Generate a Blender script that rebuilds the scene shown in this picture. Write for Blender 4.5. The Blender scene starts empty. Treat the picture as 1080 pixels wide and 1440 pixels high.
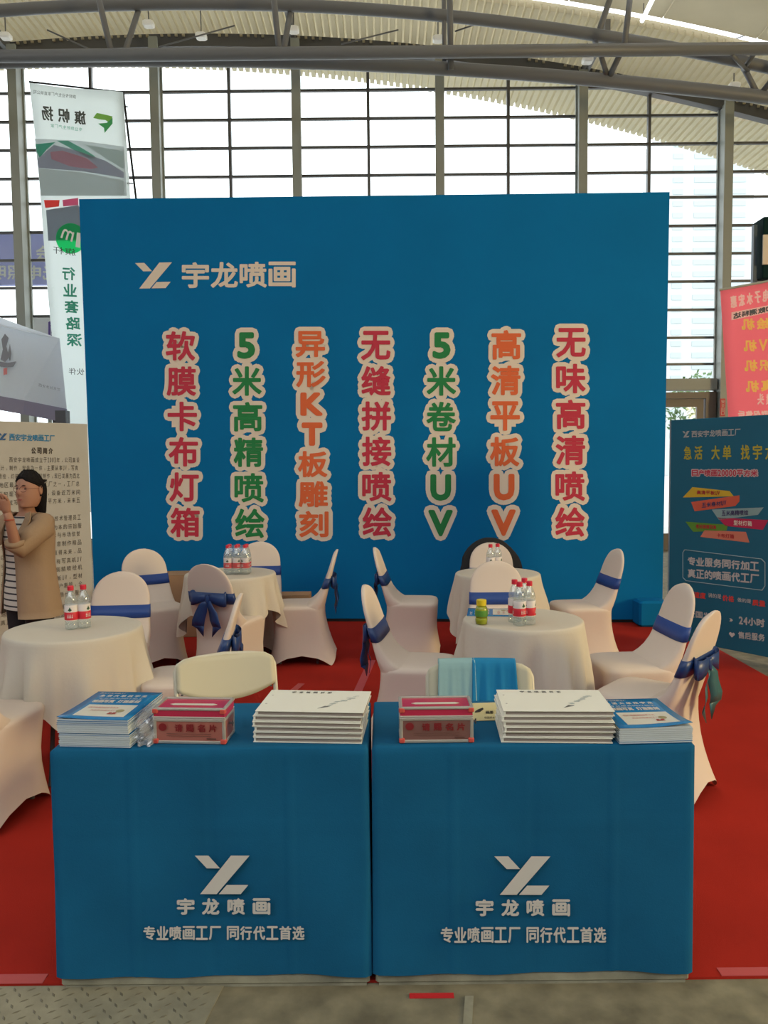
import bpy, math, random
from mathutils import Vector, Matrix
random.seed(7)
sc = bpy.context.scene
COL = sc.collection
R = math.radians

# ------------------------------------------------------------------ camera
H, F = 1.62, 1100.0
PITCH, ROLL = math.atan(70.0 / F), 0.010
_f = Vector((0, math.cos(PITCH), -math.sin(PITCH)))
_r0 = Vector((1, 0, 0)); _u0 = _r0.cross(_f)
_r = _r0 * math.cos(ROLL) - _u0 * math.sin(ROLL)
_u = _u0 * math.cos(ROLL) + _r0 * math.sin(ROLL)
CAM = Vector((0, 0, H))
cam = bpy.data.cameras.new('camera'); cam_o = bpy.data.objects.new('camera', cam); COL.objects.link(cam_o)
cam.sensor_fit = 'VERTICAL'; cam.sensor_height = 36.0; cam.lens = 36.0 * F / 1440.0
cam.clip_end = 500
M = Matrix((( _r.x, _u.x, -_f.x, 0), (_r.y, _u.y, -_f.y, 0), (_r.z, _u.z, -_f.z, H), (0, 0, 0, 1)))
cam_o.matrix_world = M
sc.camera = cam_o

# ------------------------------------------------------------------ light
w = bpy.data.worlds.new('overcast_sky'); sc.world = w; w.use_nodes = True
bg = w.node_tree.nodes['Background']
bg.inputs[0].default_value = (0.93, 0.97, 1.0, 1); bg.inputs[1].default_value = 2.8
sc.view_settings.view_transform = 'Standard'; sc.view_settings.look = 'None'
sc.view_settings.gamma = 1.0; sc.view_settings.use_curve_mapping = False
sc.view_settings.exposure = 0.0
def area(name, loc, target, sx, sy, power, col=(1, 1, 1)):
    l = bpy.data.lights.new(name, 'AREA'); l.shape = 'RECTANGLE'; l.size = sx; l.size_y = sy; l.energy = power; l.color = col
    o = bpy.data.objects.new(name, l); COL.objects.link(o); o.location = loc
    o.rotation_euler = (Vector(target) - Vector(loc)).to_track_quat('-Z', 'Y').to_euler()
    return o
area('hall_daylight_right', (11.6, 0.5, 3.4), (1.0, 4.5, 0.6), 3, 2, 900, (1.0, 0.77, 0.38))

# ------------------------------------------------------------------ helpers
def ray(px, py):
    d = _f * F + _r * (px - 540) - _u * (py - 720)
    return d.normalized()
def at(px, py, Y):
    d = ray(px, py); return CAM + d * (Y / d.y)
def gnd(px, py, z=0.0):
    d = ray(px, py); return CAM + d * ((z - H) / d.z)
class Plane:
    def __init__(s, o, n): s.o = Vector(o); s.n = Vector(n).normalized()
    def at(s, px, py, off=0.0):
        d = ray(px, py); t = (s.o - CAM).dot(s.n) / d.dot(s.n)
        return CAM + d * t + s.n * off

def nodes(m): m.use_nodes = True; return m.node_tree.nodes, m.node_tree.links
def mat(name, col, rough=0.6, metal=0.0, bump=0.0, scale=50.0, var=0.0, vscale=6.0, spec=0.5, sheen=0.0, emit=None, estr=0.0, dist=0.01):
    m = bpy.data.materials.new(name); N, L = nodes(m); b = N['Principled BSDF']
    b.inputs['Base Color'].default_value = (*col, 1); b.inputs['Roughness'].default_value = rough
    b.inputs['Metallic'].default_value = metal; b.inputs['Specular IOR Level'].default_value = spec
    if sheen: b.inputs['Sheen Weight'].default_value = sheen
    if emit: b.inputs['Emission Color'].default_value = (*emit, 1); b.inputs['Emission Strength'].default_value = estr
    tc = N.new('ShaderNodeTexCoord')
    if bump:
        n = N.new('ShaderNodeTexNoise'); n.inputs['Scale'].default_value = scale; n.inputs['Detail'].default_value = 4
        L.new(tc.outputs['Object'], n.inputs['Vector'])
        bp = N.new('ShaderNodeBump'); bp.inputs['Strength'].default_value = bump; bp.inputs['Distance'].default_value = dist
        L.new(n.outputs['Fac'], bp.inputs['Height']); L.new(bp.outputs['Normal'], b.inputs['Normal'])
    if var:
        n2 = N.new('ShaderNodeTexNoise'); n2.inputs['Scale'].default_value = vscale; n2.inputs['Detail'].default_value = 5
        L.new(tc.outputs['Object'], n2.inputs['Vector'])
        r = N.new('ShaderNodeValToRGB')
        r.color_ramp.elements[0].position = 0.3; r.color_ramp.elements[1].position = 0.7
        r.color_ramp.elements[0].color = (*[c * (1 - var) for c in col], 1)
        r.color_ramp.elements[1].color = (*[min(1, c * (1 + var)) for c in col], 1)
        L.new(n2.outputs['Fac'], r.inputs['Fac']); L.new(r.outputs['Color'], b.inputs['Base Color'])
    return m
def clear(name, col, gloss=0.12, rough=0.05, body=0.0):
    m = bpy.data.materials.new(name); N, L = nodes(m); out = N['Material Output']; N.remove(N['Principled BSDF'])
    t = N.new('ShaderNodeBsdfTransparent'); t.inputs[0].default_value = (*col, 1)
    g = N.new('ShaderNodeBsdfGlossy'); g.inputs['Roughness'].default_value = rough
    mx = N.new('ShaderNodeMixShader'); mx.inputs[0].default_value = gloss
    L.new(t.outputs[0], mx.inputs[1]); L.new(g.outputs[0], mx.inputs[2]); last = mx
    if body:
        d = N.new('ShaderNodeBsdfDiffuse'); d.inputs[0].default_value = (*col, 1)
        m2 = N.new('ShaderNodeMixShader'); m2.inputs[0].default_value = body
        L.new(mx.outputs[0], m2.inputs[1]); L.new(d.outputs[0], m2.inputs[2]); last = m2
    L.new(last.outputs[0], out.inputs['Surface']); return m

class MB:
    def __init__(s): s.v = []; s.f = []
    def add(s, vs, fs):
        b = len(s.v); s.v += [Vector(v) for v in vs]; s.f += [tuple(i + b for i in f) for f in fs]; return s
    def box(s, c, d, rot=None, bev=0.0):
        hx, hy, hz = d[0] / 2, d[1] / 2, d[2] / 2; c = Vector(c); rot = rot or Matrix.Identity(3)
        if bev <= 0:
            vs = [c + rot @ Vector((x, y, z)) for x in (-hx, hx) for y in (-hy, hy) for z in (-hz, hz)]
            return s.add(vs, [(0, 1, 3, 2), (4, 6, 7, 5), (0, 4, 5, 1), (2, 3, 7, 6), (0, 2, 6, 4), (1, 5, 7, 3)])
        b = min(bev, hx * .9, hy * .9, hz * .9); vs = []
        rings = [(-hz, b), (-hz + b, 0), (hz - b, 0), (hz, b)]
        for z, i in rings:
            x, y = hx - i, hy - i
            for p in ((-x, -y + b), (-x + b, -y), (x - b, -y), (x, -y + b), (x, y - b), (x - b, y), (-x + b, y), (-x, y - b)):
                vs.append(c + rot @ Vector((p[0], p[1], z)))
        fs = [tuple(range(7, -1, -1)), tuple(range(24, 32))]
        for k in range(3):
            for i in range(8): fs.append((k * 8 + i, k * 8 + (i + 1) % 8, k * 8 + 8 + (i + 1) % 8, k * 8 + 8 + i))
        return s.add(vs, fs)
    def tube(s, pts, r, n=10, caps=True):
        pts = [Vector(p) for p in pts]; rr = r if isinstance(r, (list, tuple)) else [r] * len(pts); vs = []; fs = []
        prev = None
        for i, p in enumerate(pts):
            t = (pts[min(i + 1, len(pts) - 1)] - pts[max(i - 1, 0)]).normalized()
            if prev is None:
                a = t.orthogonal().normalized()
            else:
                a = (prev - t * prev.dot(t)); a = a.normalized() if a.length > 1e-6 else t.orthogonal().normalized()
            prev = a; b = t.cross(a)
            for k in range(n):
                an = 2 * math.pi * k / n; vs.append(p + (a * math.cos(an) + b * math.sin(an)) * rr[i])
        for i in range(len(pts) - 1):
            for k in range(n): fs.append((i * n + k, i * n + (k + 1) % n, (i + 1) * n + (k + 1) % n, (i + 1) * n + k))
        if caps: fs += [tuple(range(n - 1, -1, -1)), tuple(range((len(pts) - 1) * n, len(pts) * n))]
        return s.add(vs, fs)
    def rings(s, rings, cap0=True, cap1=True):
        n = len(rings[0]); vs = [p for r_ in rings for p in r_]; fs = []
        for i in range(len(rings) - 1):
            for k in range(n): fs.append((i * n + k, i * n + (k + 1) % n, (i + 1) * n + (k + 1) % n, (i + 1) * n + k))
        if cap0: fs.append(tuple(range(n - 1, -1, -1)))
        if cap1: fs.append(tuple(range((len(rings) - 1) * n, len(rings) * n)))
        return s.add(vs, fs)
    def lathe(s, prof, n=20, c=(0, 0, 0)):
        c = Vector(c)
        return s.rings([[c + Vector((r_ * math.cos(2 * math.pi * k / n), r_ * math.sin(2 * math.pi * k / n), z)) for k in range(n)] for r_, z in prof])
    def grid(s, P):          # P[i][j] points
        n, m = len(P), len(P[0]); vs = [p for r_ in P for p in r_]
        return s.add(vs, [(i * m + j, (i + 1) * m + j, (i + 1) * m + j + 1, i * m + j + 1) for i in range(n - 1) for j in range(m - 1)])
    def slab(s, P, nrm, th):   # closed sheet from a grid with thickness
        n, m = len(P), len(P[0]); nrm = Vector(nrm)
        A = [Vector(p) for r_ in P for p in r_]; B = [p - nrm * th for p in A]; k = n * m
        fs = [(i * m + j, (i + 1) * m + j, (i + 1) * m + j + 1, i * m + j + 1) for i in range(n - 1) for j in range(m - 1)]
        fs += [tuple(k + q for q in reversed(f)) for f in fs]
        for i in range(n - 1): fs += [(i * m, k + i * m, k + (i + 1) * m, (i + 1) * m), (i * m + m - 1, (i + 1) * m + m - 1, k + (i + 1) * m + m - 1, k + i * m + m - 1)]
        for j in range(m - 1): fs += [(j, j + 1, k + j + 1, k + j), ((n - 1) * m + j, k + (n - 1) * m + j, k + (n - 1) * m + j + 1, (n - 1) * m + j + 1)]
        return s.add(A + B, fs)
    def prism(s, poly, nrm, th):
        nrm = Vector(nrm); A = [Vector(p) for p in poly]; n = len(A)
        vs = A + [p - nrm * th for p in A]
        return s.add(vs, [tuple(range(n)), tuple(range(2 * n - 1, n - 1, -1))] + [(i, i + n, (i + 1) % n + n, (i + 1) % n) for i in range(n)])
    def build(s, name, m, parent=None, smooth=False, world=True):
        off = parent_world(parent) if (parent is not None and world) else Vector((0, 0, 0))
        me = bpy.data.meshes.new(name); me.from_pydata([tuple(v - off) for v in s.v], [], s.f)
        mats = m if isinstance(m, (list, tuple)) else [m]
        for q in mats: me.materials.append(q)
        if smooth: me.polygons.foreach_set('use_smooth', [True] * len(me.polygons))
        me.update()
        o = bpy.data.objects.new(name, me); COL.objects.link(o)
        if parent is not None: o.parent = parent
        return o
def parent_world(p):
    v = Vector((0, 0, 0))
    while p is not None: v = v + p.location; p = p.parent
    return v
def tag(o, label=None, cat=None, group=None, kind=None):
    if label: o['label'] = label
    if cat: o['category'] = cat
    if group: o['group'] = group
    if kind: o['kind'] = kind
    return o
def empty(name, loc=(0, 0, 0), rz=0.0, label=None, cat=None, group=None, kind=None):
    o = bpy.data.objects.new(name, None); COL.objects.link(o); o.location = loc; o.rotation_euler = (0, 0, rz)
    o.empty_display_size = 0.1
    return tag(o, label, cat, group, kind)
def copy_tree(o, parent=None):
    c = o.copy(); COL.objects.link(c); c.parent = parent
    for ch in list(o.children): copy_tree(ch, c)
    return c
def smoothstep(a, b, x):
    t = min(1, max(0, (x - a) / (b - a))); return t * t * (3 - 2 * t)

# ---- lettering: glyph outlines of the built-in font become thin meshes
_gc = {}
def glyph(ch):
    if ch in _gc: return _gc[ch]
    c = bpy.data.curves.new('g', 'FONT'); c.body = ch; c.size = 1.0; c.resolution_u = 3
    o = bpy.data.objects.new('g', c); COL.objects.link(o)
    dg = bpy.context.evaluated_depsgraph_get(); me = bpy.data.meshes.new_from_object(o.evaluated_get(dg))
    V = [(v.co.x, v.co.y) for v in me.vertices]; Fc = [tuple(p.vertices) for p in me.polygons]
    cnt = {}
    for f in Fc:
        for i in range(len(f)):
            e = (f[i], f[(i + 1) % len(f)]); k = (min(e), max(e)); cnt[k] = cnt.get(k, 0) + 1
    E = [k for k, n in cnt.items() if n == 1]
    bpy.data.objects.remove(o); bpy.data.curves.remove(c); bpy.data.meshes.remove(me)
    if V:
        x0 = min(v[0] for v in V); x1 = max(v[0] for v in V); y0 = min(v[1] for v in V); y1 = max(v[1] for v in V)
    else: x0 = y0 = 0; x1 = y1 = 1
    _gc[ch] = (V, Fc, E, x0, y0, x1, y1); return _gc[ch]
def put_glyph(mb, ch, quad, nrm, off, bold=0.0, mirror=False, fit=True, discs=True):
    """quad: TL,TR,BR,BL world points of the character cell"""
    V, Fc, E, x0, y0, x1, y1 = glyph(ch)
    if not V: return
    if not fit:            # em cell
        cx = (x0 + x1) / 2; s_ = 0.5
        x0, x1 = cx - s_, cx + s_
        if ord(ch) < 256: y0, y1 = -0.02, 0.98 
        else: y0, y1 = -0.13, 0.87
    TL, TR, BR, BL = quad
    def mp(u, v):
        if mirror: u = 1 - u
        a = TL.lerp(TR, u); b = BL.lerp(BR, u); return b.lerp(a, v)
    wv = lambda p: ((p[0] - x0) / (x1 - x0), (p[1] - y0) / (y1 - y0))
    P = [mp(*wv(p)) for p in V]
    if Fc: mb.add([p + nrm * (off + 0.0006) for p in P], Fc)
    if bold > 0:
        k = 0
        rt = (TR - TL).normalized(); up = nrm.cross(rt).normalized()
        used = set()
        for a, b in E:
            A, B = P[a], P[b]; d = (B - A)
            if d.length < 1e-7: continue
            n_ = nrm.cross(d.normalized()) * bold; o_ = nrm * (off + (k % 40) * 1e-5); k += 1
            mb.add([A + n_ + o_, A - n_ + o_, B - n_ + o_, B + n_ + o_], [(0, 1, 2, 3)])
            if discs:
                for q in (a, b):
                    if q in used: continue
                    used.add(q); o2 = nrm * (off + (k % 40) * 1e-5); k += 1
                    mb.add([P[q] + o2 + (rt * math.cos(t * math.pi / 4) + up * math.sin(t * math.pi / 4)) * bold for t in range(8)], [tuple(range(8))])
def put_text(mb, s, quad, nrm, off=0.002, bold=0.0, mirror=False, gap=0.12, fit=True, discs=False, vertical=False, wid=None):
    """s fills the quad in equal cells"""
    TL, TR, BR, BL = [Vector(q) for q in quad]; n = len(s)
    if mirror and not vertical: s = s[::-1]
    ws = [0.55 if (ord(c) < 256 and not vertical) else 1.0 for c in s]; tot = sum(ws); acc = 0
    for i, ch in enumerate(s):
        a, b = acc / tot, (acc + ws[i]) / tot; acc += ws[i]
        g = gap / tot / 2; a += g; b -= g
        if ch == ' ' or ch == '\u3000': continue
        if vertical: q = (TL.lerp(BL, a), TR.lerp(BR, a), TR.lerp(BR, b), TL.lerp(BL, b))
        else: q = (TL.lerp(TR, a), TL.lerp(TR, b), BL.lerp(BR, b), BL.lerp(BR, a))
        f = fit
        if ch in '一、，。·-.,': f = False
        put_glyph(mb, ch, q, nrm, off, bold, mirror, f, discs)
def pq(pl, pts, off=0.0): return [pl.at(x, y, off) for x, y in pts]
def rectq(pl, x0, y0, x1, y1, off=0.0, sl=0.0):
    """pixel rectangle on plane; sl = slope of the horizontals"""
    return pq(pl, [(x0, y0), (x1, y0 + sl * (x1 - x0)), (x1, y1 + sl * (x1 - x0)), (x0, y1)], off)
LOGO = [[(0, 1), (.22, 1), (.43, .66), (.30, .66), (.22, .66)], [(.70, 1), (1, 1), (.36, 0), (.08, 0)], [(.55, .25), (1.0, .25), (.88, 0), (.42, 0)]]
LOGO = [[(0, 1), (.25, 1), (.46, .67), (.22, .67)], [(.66, 1), (1, 1), (.40, 0), (.10, 0)], [(.585, .24), (.98, .24), (.84, 0), (.44, 0)]]
def put_logo(mb, quad, nrm, off=0.002):
    TL, TR, BR, BL = quad
    for k, poly in enumerate(LOGO):
        mb.add([BL.lerp(BR, u).lerp(TL.lerp(TR, u), v) + nrm * (off + k * 2e-4) for u, v in poly], [tuple(range(len(poly)))])

# ------------------------------------------------------------------ materials
m_blue = mat('blue_banner_print', (0.002, 0.150, 0.39), 0.8, bump=0.03, scale=3.0, var=0.05, vscale=1.2, spec=0.10)
m_cloth = mat('blue_nonwoven_cloth', (0.005, 0.104, 0.225), 0.9, bump=0.25, scale=220, var=0.07, vscale=5, spec=0.2, dist=0.002)
m_white = mat('white_spandex', (0.68, 0.58, 0.51), 0.8, bump=0.08, scale=9, spec=0.25, dist=0.02)
m_linen = mat('white_linen', (0.60, 0.55, 0.47), 0.85, bump=0.10, scale=60, spec=0.25)
m_sash = mat('royal_blue_satin', (0.018, 0.060, 0.27), 0.45, spec=0.4, bump=0.05, scale=40)
m_bow = mat('navy_satin', (0.012, 0.045, 0.17), 0.38, spec=0.5, bump=0.05, scale=40)
m_carpet = mat('red_carpet', (0.38, 0.022, 0.013), 0.95, bump=0.5, scale=400, var=0.10, vscale=2.2, spec=0.1, dist=0.004)
m_tape = mat('pink_red_tape', (0.50, 0.07, 0.07), 0.5)
m_conc = mat('worn_concrete', (0.19, 0.17, 0.11), 0.85, bump=0.3, scale=30, var=0.35, vscale=9)
m_plate = mat('checker_steel', (0.30, 0.28, 0.20), 0.6, metal=0.25, bump=0.15, scale=60, var=0.15, vscale=14)
m_tread = mat('checker_tread', (0.17, 0.155, 0.11), 0.5, metal=0.3)
m_base = mat('grey_painted_board', (0.27, 0.26, 0.19), 0.8, bump=0.2, scale=40, var=0.25, vscale=12)
m_ink = mat('print_white', (0.60, 0.57, 0.53), 0.7)
m_outl = mat('print_cream', (0.74, 0.64, 0.54), 0.7)
m_red = mat('print_crimson', (0.52, 0.025, 0.06), 0.7)
m_green = mat('print_green', (0.008, 0.21, 0.055), 0.7)
m_orange = mat('print_orange', (0.72, 0.13, 0.035), 0.7)
m_steel = mat('grey_painted_steel', (0.30, 0.32, 0.29), 0.5, bump=0.05, scale=20)
m_dark = mat('dark_aluminium', (0.10, 0.10, 0.105), 0.45, metal=0.2)
m_tube = mat('grey_truss_paint', (0.165, 0.17, 0.185), 0.45, bump=0.05, scale=20)
m_deck = mat('cream_roof_deck', (0.62, 0.57, 0.45), 0.6, var=0.06, vscale=2); _N, _L = nodes(m_deck); _t = _N.new('ShaderNodeBsdfTranslucent'); _t.inputs[0].default_value = (0.74, 0.70, 0.57, 1); _m = _N.new('ShaderNodeMixShader'); _m.inputs[0].default_value = 0.50; _L.new(_N['Principled BSDF'].outputs[0], _m.inputs[1]); _L.new(_t.outputs[0], _m.inputs[2]); _L.new(_m.outputs[0], _N['Material Output'].inputs['Surface'])
m_panel = m_deck.copy(); m_panel.name = 'cream_roof_panel'; [setattr(n_.inputs[0], 'default_value', .32) for n_ in m_panel.node_tree.nodes if n_.type == 'MIX_SHADER']
m_glass = clear('clear_glass', (0.97, 0.99, 0.99), 0.006, 0.02)
m_black = mat('black_cloth', (0.008, 0.008, 0.010), 0.8, bump=0.2, scale=30)
m_brown = mat('brown_cardboard', (0.36, 0.22, 0.12), 0.85, var=0.06)
m_alu = mat('brushed_aluminium', (0.55, 0.52, 0.48), 0.35, metal=0.6)
m_page = mat('page_edge_white', (0.55, 0.60, 0.62), 0.8, bump=0.4, scale=300, dist=0.001)
m_booklet = mat('booklet_cover_white', (0.80, 0.79, 0.70), 0.5)

# ================================================================== SETTING
b = MB(); b.box((0, 2.1, -0.05), (26, 24.0, 0.1)); fl = b.build('floor', m_conc); tag(fl, kind='structure')
m_pave = mat('pale_paving', (0.50, 0.49, 0.46), 0.9, var=.08, vscale=1)
tag(MB().box((0, 64.1, -0.06), (160, 100, 0.1)).build('ground', m_pave), kind='structure')
m_hall = mat('hall_wall_grey', (0.20, 0.20, 0.20), 0.85)
for nm, c_, s_ in (('wall_left', (-12.6, 2.2, 3.6), (.2, 23.6, 7.2)), ('wall_right', (12.2, 2.2, 3.6), (.2, 23.6, 7.2)), ('wall_front', (0, -9.6, 4.2), (24.6, .2, 8.4))):
    tag(MB().box(c_, s_).build(nm, m_hall), kind='structure')
WALL_Y = 14.0
def zdeck(X): return 9.0 - 0.0130 * (X + 3.4) ** 2
wall = empty('wall_back', (0, WALL_Y, 0), kind='structure')
cols = [-11.04, -8.62, -6.20, -3.81, -1.42, 1.01, 3.44, 5.91, 8.36, 10.80, 12.05]
for X in cols:
    b = MB(); top = zdeck(X) - 0.2
    b.box((X, WALL_Y - 0.02, top / 2), (0.10, 0.05, top)); b.box((X, WALL_Y - 0.19, top / 2), (0.045, 0.30, top)); b.box((X, WALL_Y - 0.36, top / 2), (0.15, 0.05, top))
    b.build('column', m_steel, wall)
edges = []
for i, X in enumerate(cols[:-1]):
    xm = (X + cols[i + 1]) / 2; edges += [(X, xm), (xm, cols[i + 1])]
    z0 = 3.05 if i == 6 else 0
    b = MB(); top = zdeck(xm) - 0.2; b.box((xm, WALL_Y, (top + z0) / 2), (0.05, 0.08, top - z0)); b.build('mullion', m_dark, wall)
rows = [0.28, 0.93, 1.40, 1.88, 2.35, 2.83, 3.30, 3.763, 4.25, 4.74, 5.22, 5.70, 6.19, 6.617, 7.10, 7.58, 8.06, 8.54, 9.0]
for z in rows:
    for i, X in enumerate(cols[:-1]):
        if z > max(zdeck(X), zdeck(cols[i + 1])) - 0.3: continue
        if i == 6 and z < 3.2: continue
        b = MB(); b.box(((X + cols[i + 1]) / 2, WALL_Y, z), (cols[i + 1] - X - 0.05, 0.05, 0.04)); b.build('transom', m_dark, wall)
pm = None
for xa, xb in edges:
    for k in range(len(rows) - 1):
        z0 = rows[k]; z1 = min(rows[k + 1], zdeck((xa + xb) / 2) - 0.22)
        if z1 - z0 < 0.1: continue
        if xa >= 3.4 and xb <= 5.92 and z1 < 3.2: continue
        if pm is None:
            o = MB().box((0, 0, 0), (1, 1, 1)).build('pane', m_glass, wall, world=False); pm = o
        else:
            o = pm.copy(); COL.objects.link(o); o.parent = wall
        o.location = ((xa + xb) / 2, 0.01, (z0 + z1) / 2); o.scale = (xb - xa - 0.05, 0.012, z1 - z0 - 0.04)
MB().box((-3.8, WALL_Y, 0.14), (14.4, 0.2, 0.28)).build('sill', m_steel, wall)
# the doorway at the right
door = empty('door_1', (4.67, WALL_Y - 0.05, 0), kind='structure')
MB().box((4.675, WALL_Y - 0.08, 2.93), (2.38, 0.20, 0.20)).build('header', m_steel, door)
m_dframe = mat('brown_grey_door_frame', (0.16, 0.13, 0.105), 0.5)
MB().box((3.56, WALL_Y - .08, 1.40), (0.12, 0.16, 2.80)).build('door_frame', m_dframe, door)
MB().box((5.77, WALL_Y - .08, 1.40), (0.18, 0.16, 2.80)).build('door_frame', m_dframe, door)
MB().box((4.66, WALL_Y - .08, 2.74), (2.04, 0.16, 0.11)).build('door_frame', m_dframe, door)
for xa, xb in ((3.63, 4.63), (4.66, 5.66)):
    q = MB(); q.box((xa + .06, WALL_Y - .08, 1.34), (.12, .06, 2.68)); q.box((xb - .06, WALL_Y - .08, 1.34), (.12, .06, 2.68))
    q.box(((xa + xb) / 2, WALL_Y - .08, 2.61), (xb - xa - .24, .06, .14)); q.box(((xa + xb) / 2, WALL_Y - .08, .15), (xb - xa - .24, .06, .3))
    lf = q.build('door_leaf', m_dframe, door)
    MB().box(((xa + xb) / 2, WALL_Y - .08, 1.42), (xb - xa - .24, .015, 2.24)).build('door_pane', m_glass, lf)
# baseboard strip of light frames
ceil_ = empty('ceiling', (0, 8, 9.2), kind='structure')
# corrugated deck: trapezoid ribs along Y, following the arch
pitch = 0.123; xs = []; X = -11.5
while X < 12.0:
    xs += [(X, 0.0), (X + pitch * .62, 0.0), (X + pitch * .68, 0.08), (X + pitch * .94, 0.08)]; X += pitch
def deck(y0, y1, nm):
    b = MB(); P0 = [Vector((x, y0, zdeck(x) + h)) for x, h in xs]; Y1 = lambda x: y1 if y1 < 15 else y1 + .1 * x; P1 = [Vector((x, Y1(x), zdeck(x) + h)) for x, h in xs]
    T0 = [Vector((x, y0, zdeck(x) + .12)) for x, h in xs]; T1 = [Vector((x, Y1(x), zdeck(x) + .12)) for x, h in xs]
    b.grid([P0, P1]); b.grid([T1, T0]); b.grid([T0, P0]); b.grid([P1, T1]); return b.build(nm, m_deck, ceil_)
deck(12.5, 15.5, 'corrugated_deck')
# smooth ceiling sheets nearer the camera, with open skylight slots between rows
ys = [12.41, 11.45, 11.33, 9.4, 9.2, 7.3, 7.1, 5.0, 4.8, 2.6, 2.4, 0.0, -0.2, -4.0]
for k in range(0, len(ys), 2):
    y1, y0 = ys[k], ys[k + 1]; X = -11.5
    while X < 11.5:
        P = [[Vector((X + i * 0.36 + 0.01, y, zdeck(X + i * .36) + .13)) for i in range(5)] for y in (y0, y1)]
        for r_ in P: r_[-1].x -= 0.02
        MB().slab(P, (0, 0, -1), .05).build('roof_panel', m_panel, ceil_); X += 1.44
# eave / wall-top beams
def arch_pts(y, dz, x0=-11.4, x1=12.1, n=48): return [Vector((x0 + (x1 - x0) * i / n, y, zdeck(x0 + (x1 - x0) * i / n) + dz)) for i in range(n + 1)]
def arch_beam(y, zt, zb, th, nm, m_):
    A = arch_pts(y - th / 2, zt); B = arch_pts(y - th / 2, zb); C = arch_pts(y + th / 2, zb); D = arch_pts(y + th / 2, zt)
    MB().rings([[a, b_, c, d] for a, b_, c, d in zip(A, B, C, D)]).build(nm, m_, ceil_)
arch_beam(WALL_Y - .05, -0.03, -0.24, .16, 'wall_head_beam', m_dark)
# pale blocks imitating scallops of light through rib gaps above the head beam
X = -9.0
while X < 8.5:
    MB().box((X, WALL_Y - .16, zdeck(X) - .075), (.045, .03, .035)).build('rib_gap_light', m_deck, ceil_) if random.random() < .75 else None
    X += pitch
# side rafters running to the eaves
for X in (-6.36, -1.46, 3.51, 8.53):
    MB().box((X, 13.2, zdeck(X) - .10), (.08, 1.5, .18)).build('rafter', m_tube, ceil_)

# the tubular truss spanning the hall
truss = empty('roof_truss', (0, 11.8, 7.6), label='grey tubular steel roof truss spanning the hall above the glass wall', cat='roof truss')
def atl(px, py, Y): return at(px, py, Y)
MB().tube([at(-480, 84, 11.5), at(1610, 63, 11.5)], 0.085, 14).build('straight_chord', m_tube, truss, True)
pts = [at(x, 84 + 6.9e-5 * (x - 200) ** 2, 12.0) for x in range(-450, 1551, 50)]
MB().tube(pts, 0.095, 14).build('lower_chord', m_tube, truss, True)
pts = [at(x, 5 + 1.37e-4 * (x - 270) ** 2, 12.0) for x in range(-450, 1551, 50)]
MB().tube(pts, 0.085, 14).build('upper_chord', m_tube, truss, True)
for (x0, y0, ya, x1, y1, yb, r_) in ((132, -30, 11.5, 157, 75, 11.5, .042), (206, -20, 12.4, 176, 72, 11.6, .042), (382, -30, 11.5, 393, 75, 11.5, .042), (414, -20, 12.4, 399, 72, 11.6, .042),
        (624, -30, 12, 625, 88, 12, .034), (632, -30, 11.5, 634, 98, 11.9, .045), (864, -20, 12, 837, 60, 12, .045), (888, -20, 11.5, 877, 72, 11.5, .042),
        (843, 72, 11.6, 855, 110, 12, .038), (873, 74, 11.6, 855, 112, 12, .042), (1042, 88, 12, 1064, 130, 12, .042), (1060, 76, 11.6, 1045, 98, 12, .035), (1110, 80, 11.6, 1070, 132, 12, .042), (1030, 78, 11.5, 1052, 100, 12, .03),
        (-90, -30, 11.5, -70, 75, 11.5, .042), (-20, -20, 12.4, -50, 72, 11.6, .042)):
    MB().tube([at(x0, y0, ya), at(x1, y1, yb)], r_, 10).build('web_member', m_tube, truss, True)
for (x0, y0, x1, y1) in ((66, 42, 128, 70), (224, 66, 330, 36), (480, 62, 560, 42), (640, 44, 700, 24), (830, 56, 900, 44), (990, 70, 1070, 42)):
    MB().tube([at(x0, y0, 12.6), at(x1, y1, 12.9)], .012, 6).build('tie_rod', m_tube, truss, True)
m_lamp = mat('floodlight_lens', (0.9, 0.9, 0.86), 0.4, emit=(1, 0.97, 0.9), estr=0.12)
where = ['by the left edge of the roof', 'second along the deck from the left', 'third along the deck, low beside the head beam', 'above the fourth glass bay', 'beside the double post in mid roof', 'right of the double post near the V brace', 'at the right end above the last column']
for k, (px, py) in enumerate(((8, 51), (209, 34), (283, 51), (413, 42), (616, 55), (826, 85), (1032, 121))):
    c = at(px, py, 13.2)
    e = empty('floodlight', c, label='small box floodlight under the roof deck ' + where[k], cat='lamp', group='floodlights under the roof deck')
    MB().box(c, (.17, .16, .09), bev=.02).build('lamp_housing', m_lamp, e)
    zt = zdeck(c.x)
    MB().tube([c + Vector((0, 0, .04)), Vector((c.x, c.y, zt))], .010, 6).build('hanger', m_tube, e)

sl_ = empty('skylight_strip', at(908, 18, 12.0), label='slim glowing tube standing for a skylight strip under the pale ceiling panels at upper right', cat='lamp')  # glowing tube added to stand for a bright skylight cross strip
MB().tube([at(903, 29, 12.2), at(921, -8, 11.5)], .035, 8).build('glow_tube', mat('skylight_strip_glow', (.9, .95, 1), .4, emit=(.9, .96, 1), estr=1.6), sl_)
for q_ in (at(905, 24, 12.1), at(918, -2, 11.62)): MB().tube([q_, Vector((q_.x, q_.y, zdeck(q_.x) + .1))], .008, 6).build('hanger', m_tube, sl_)
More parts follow.
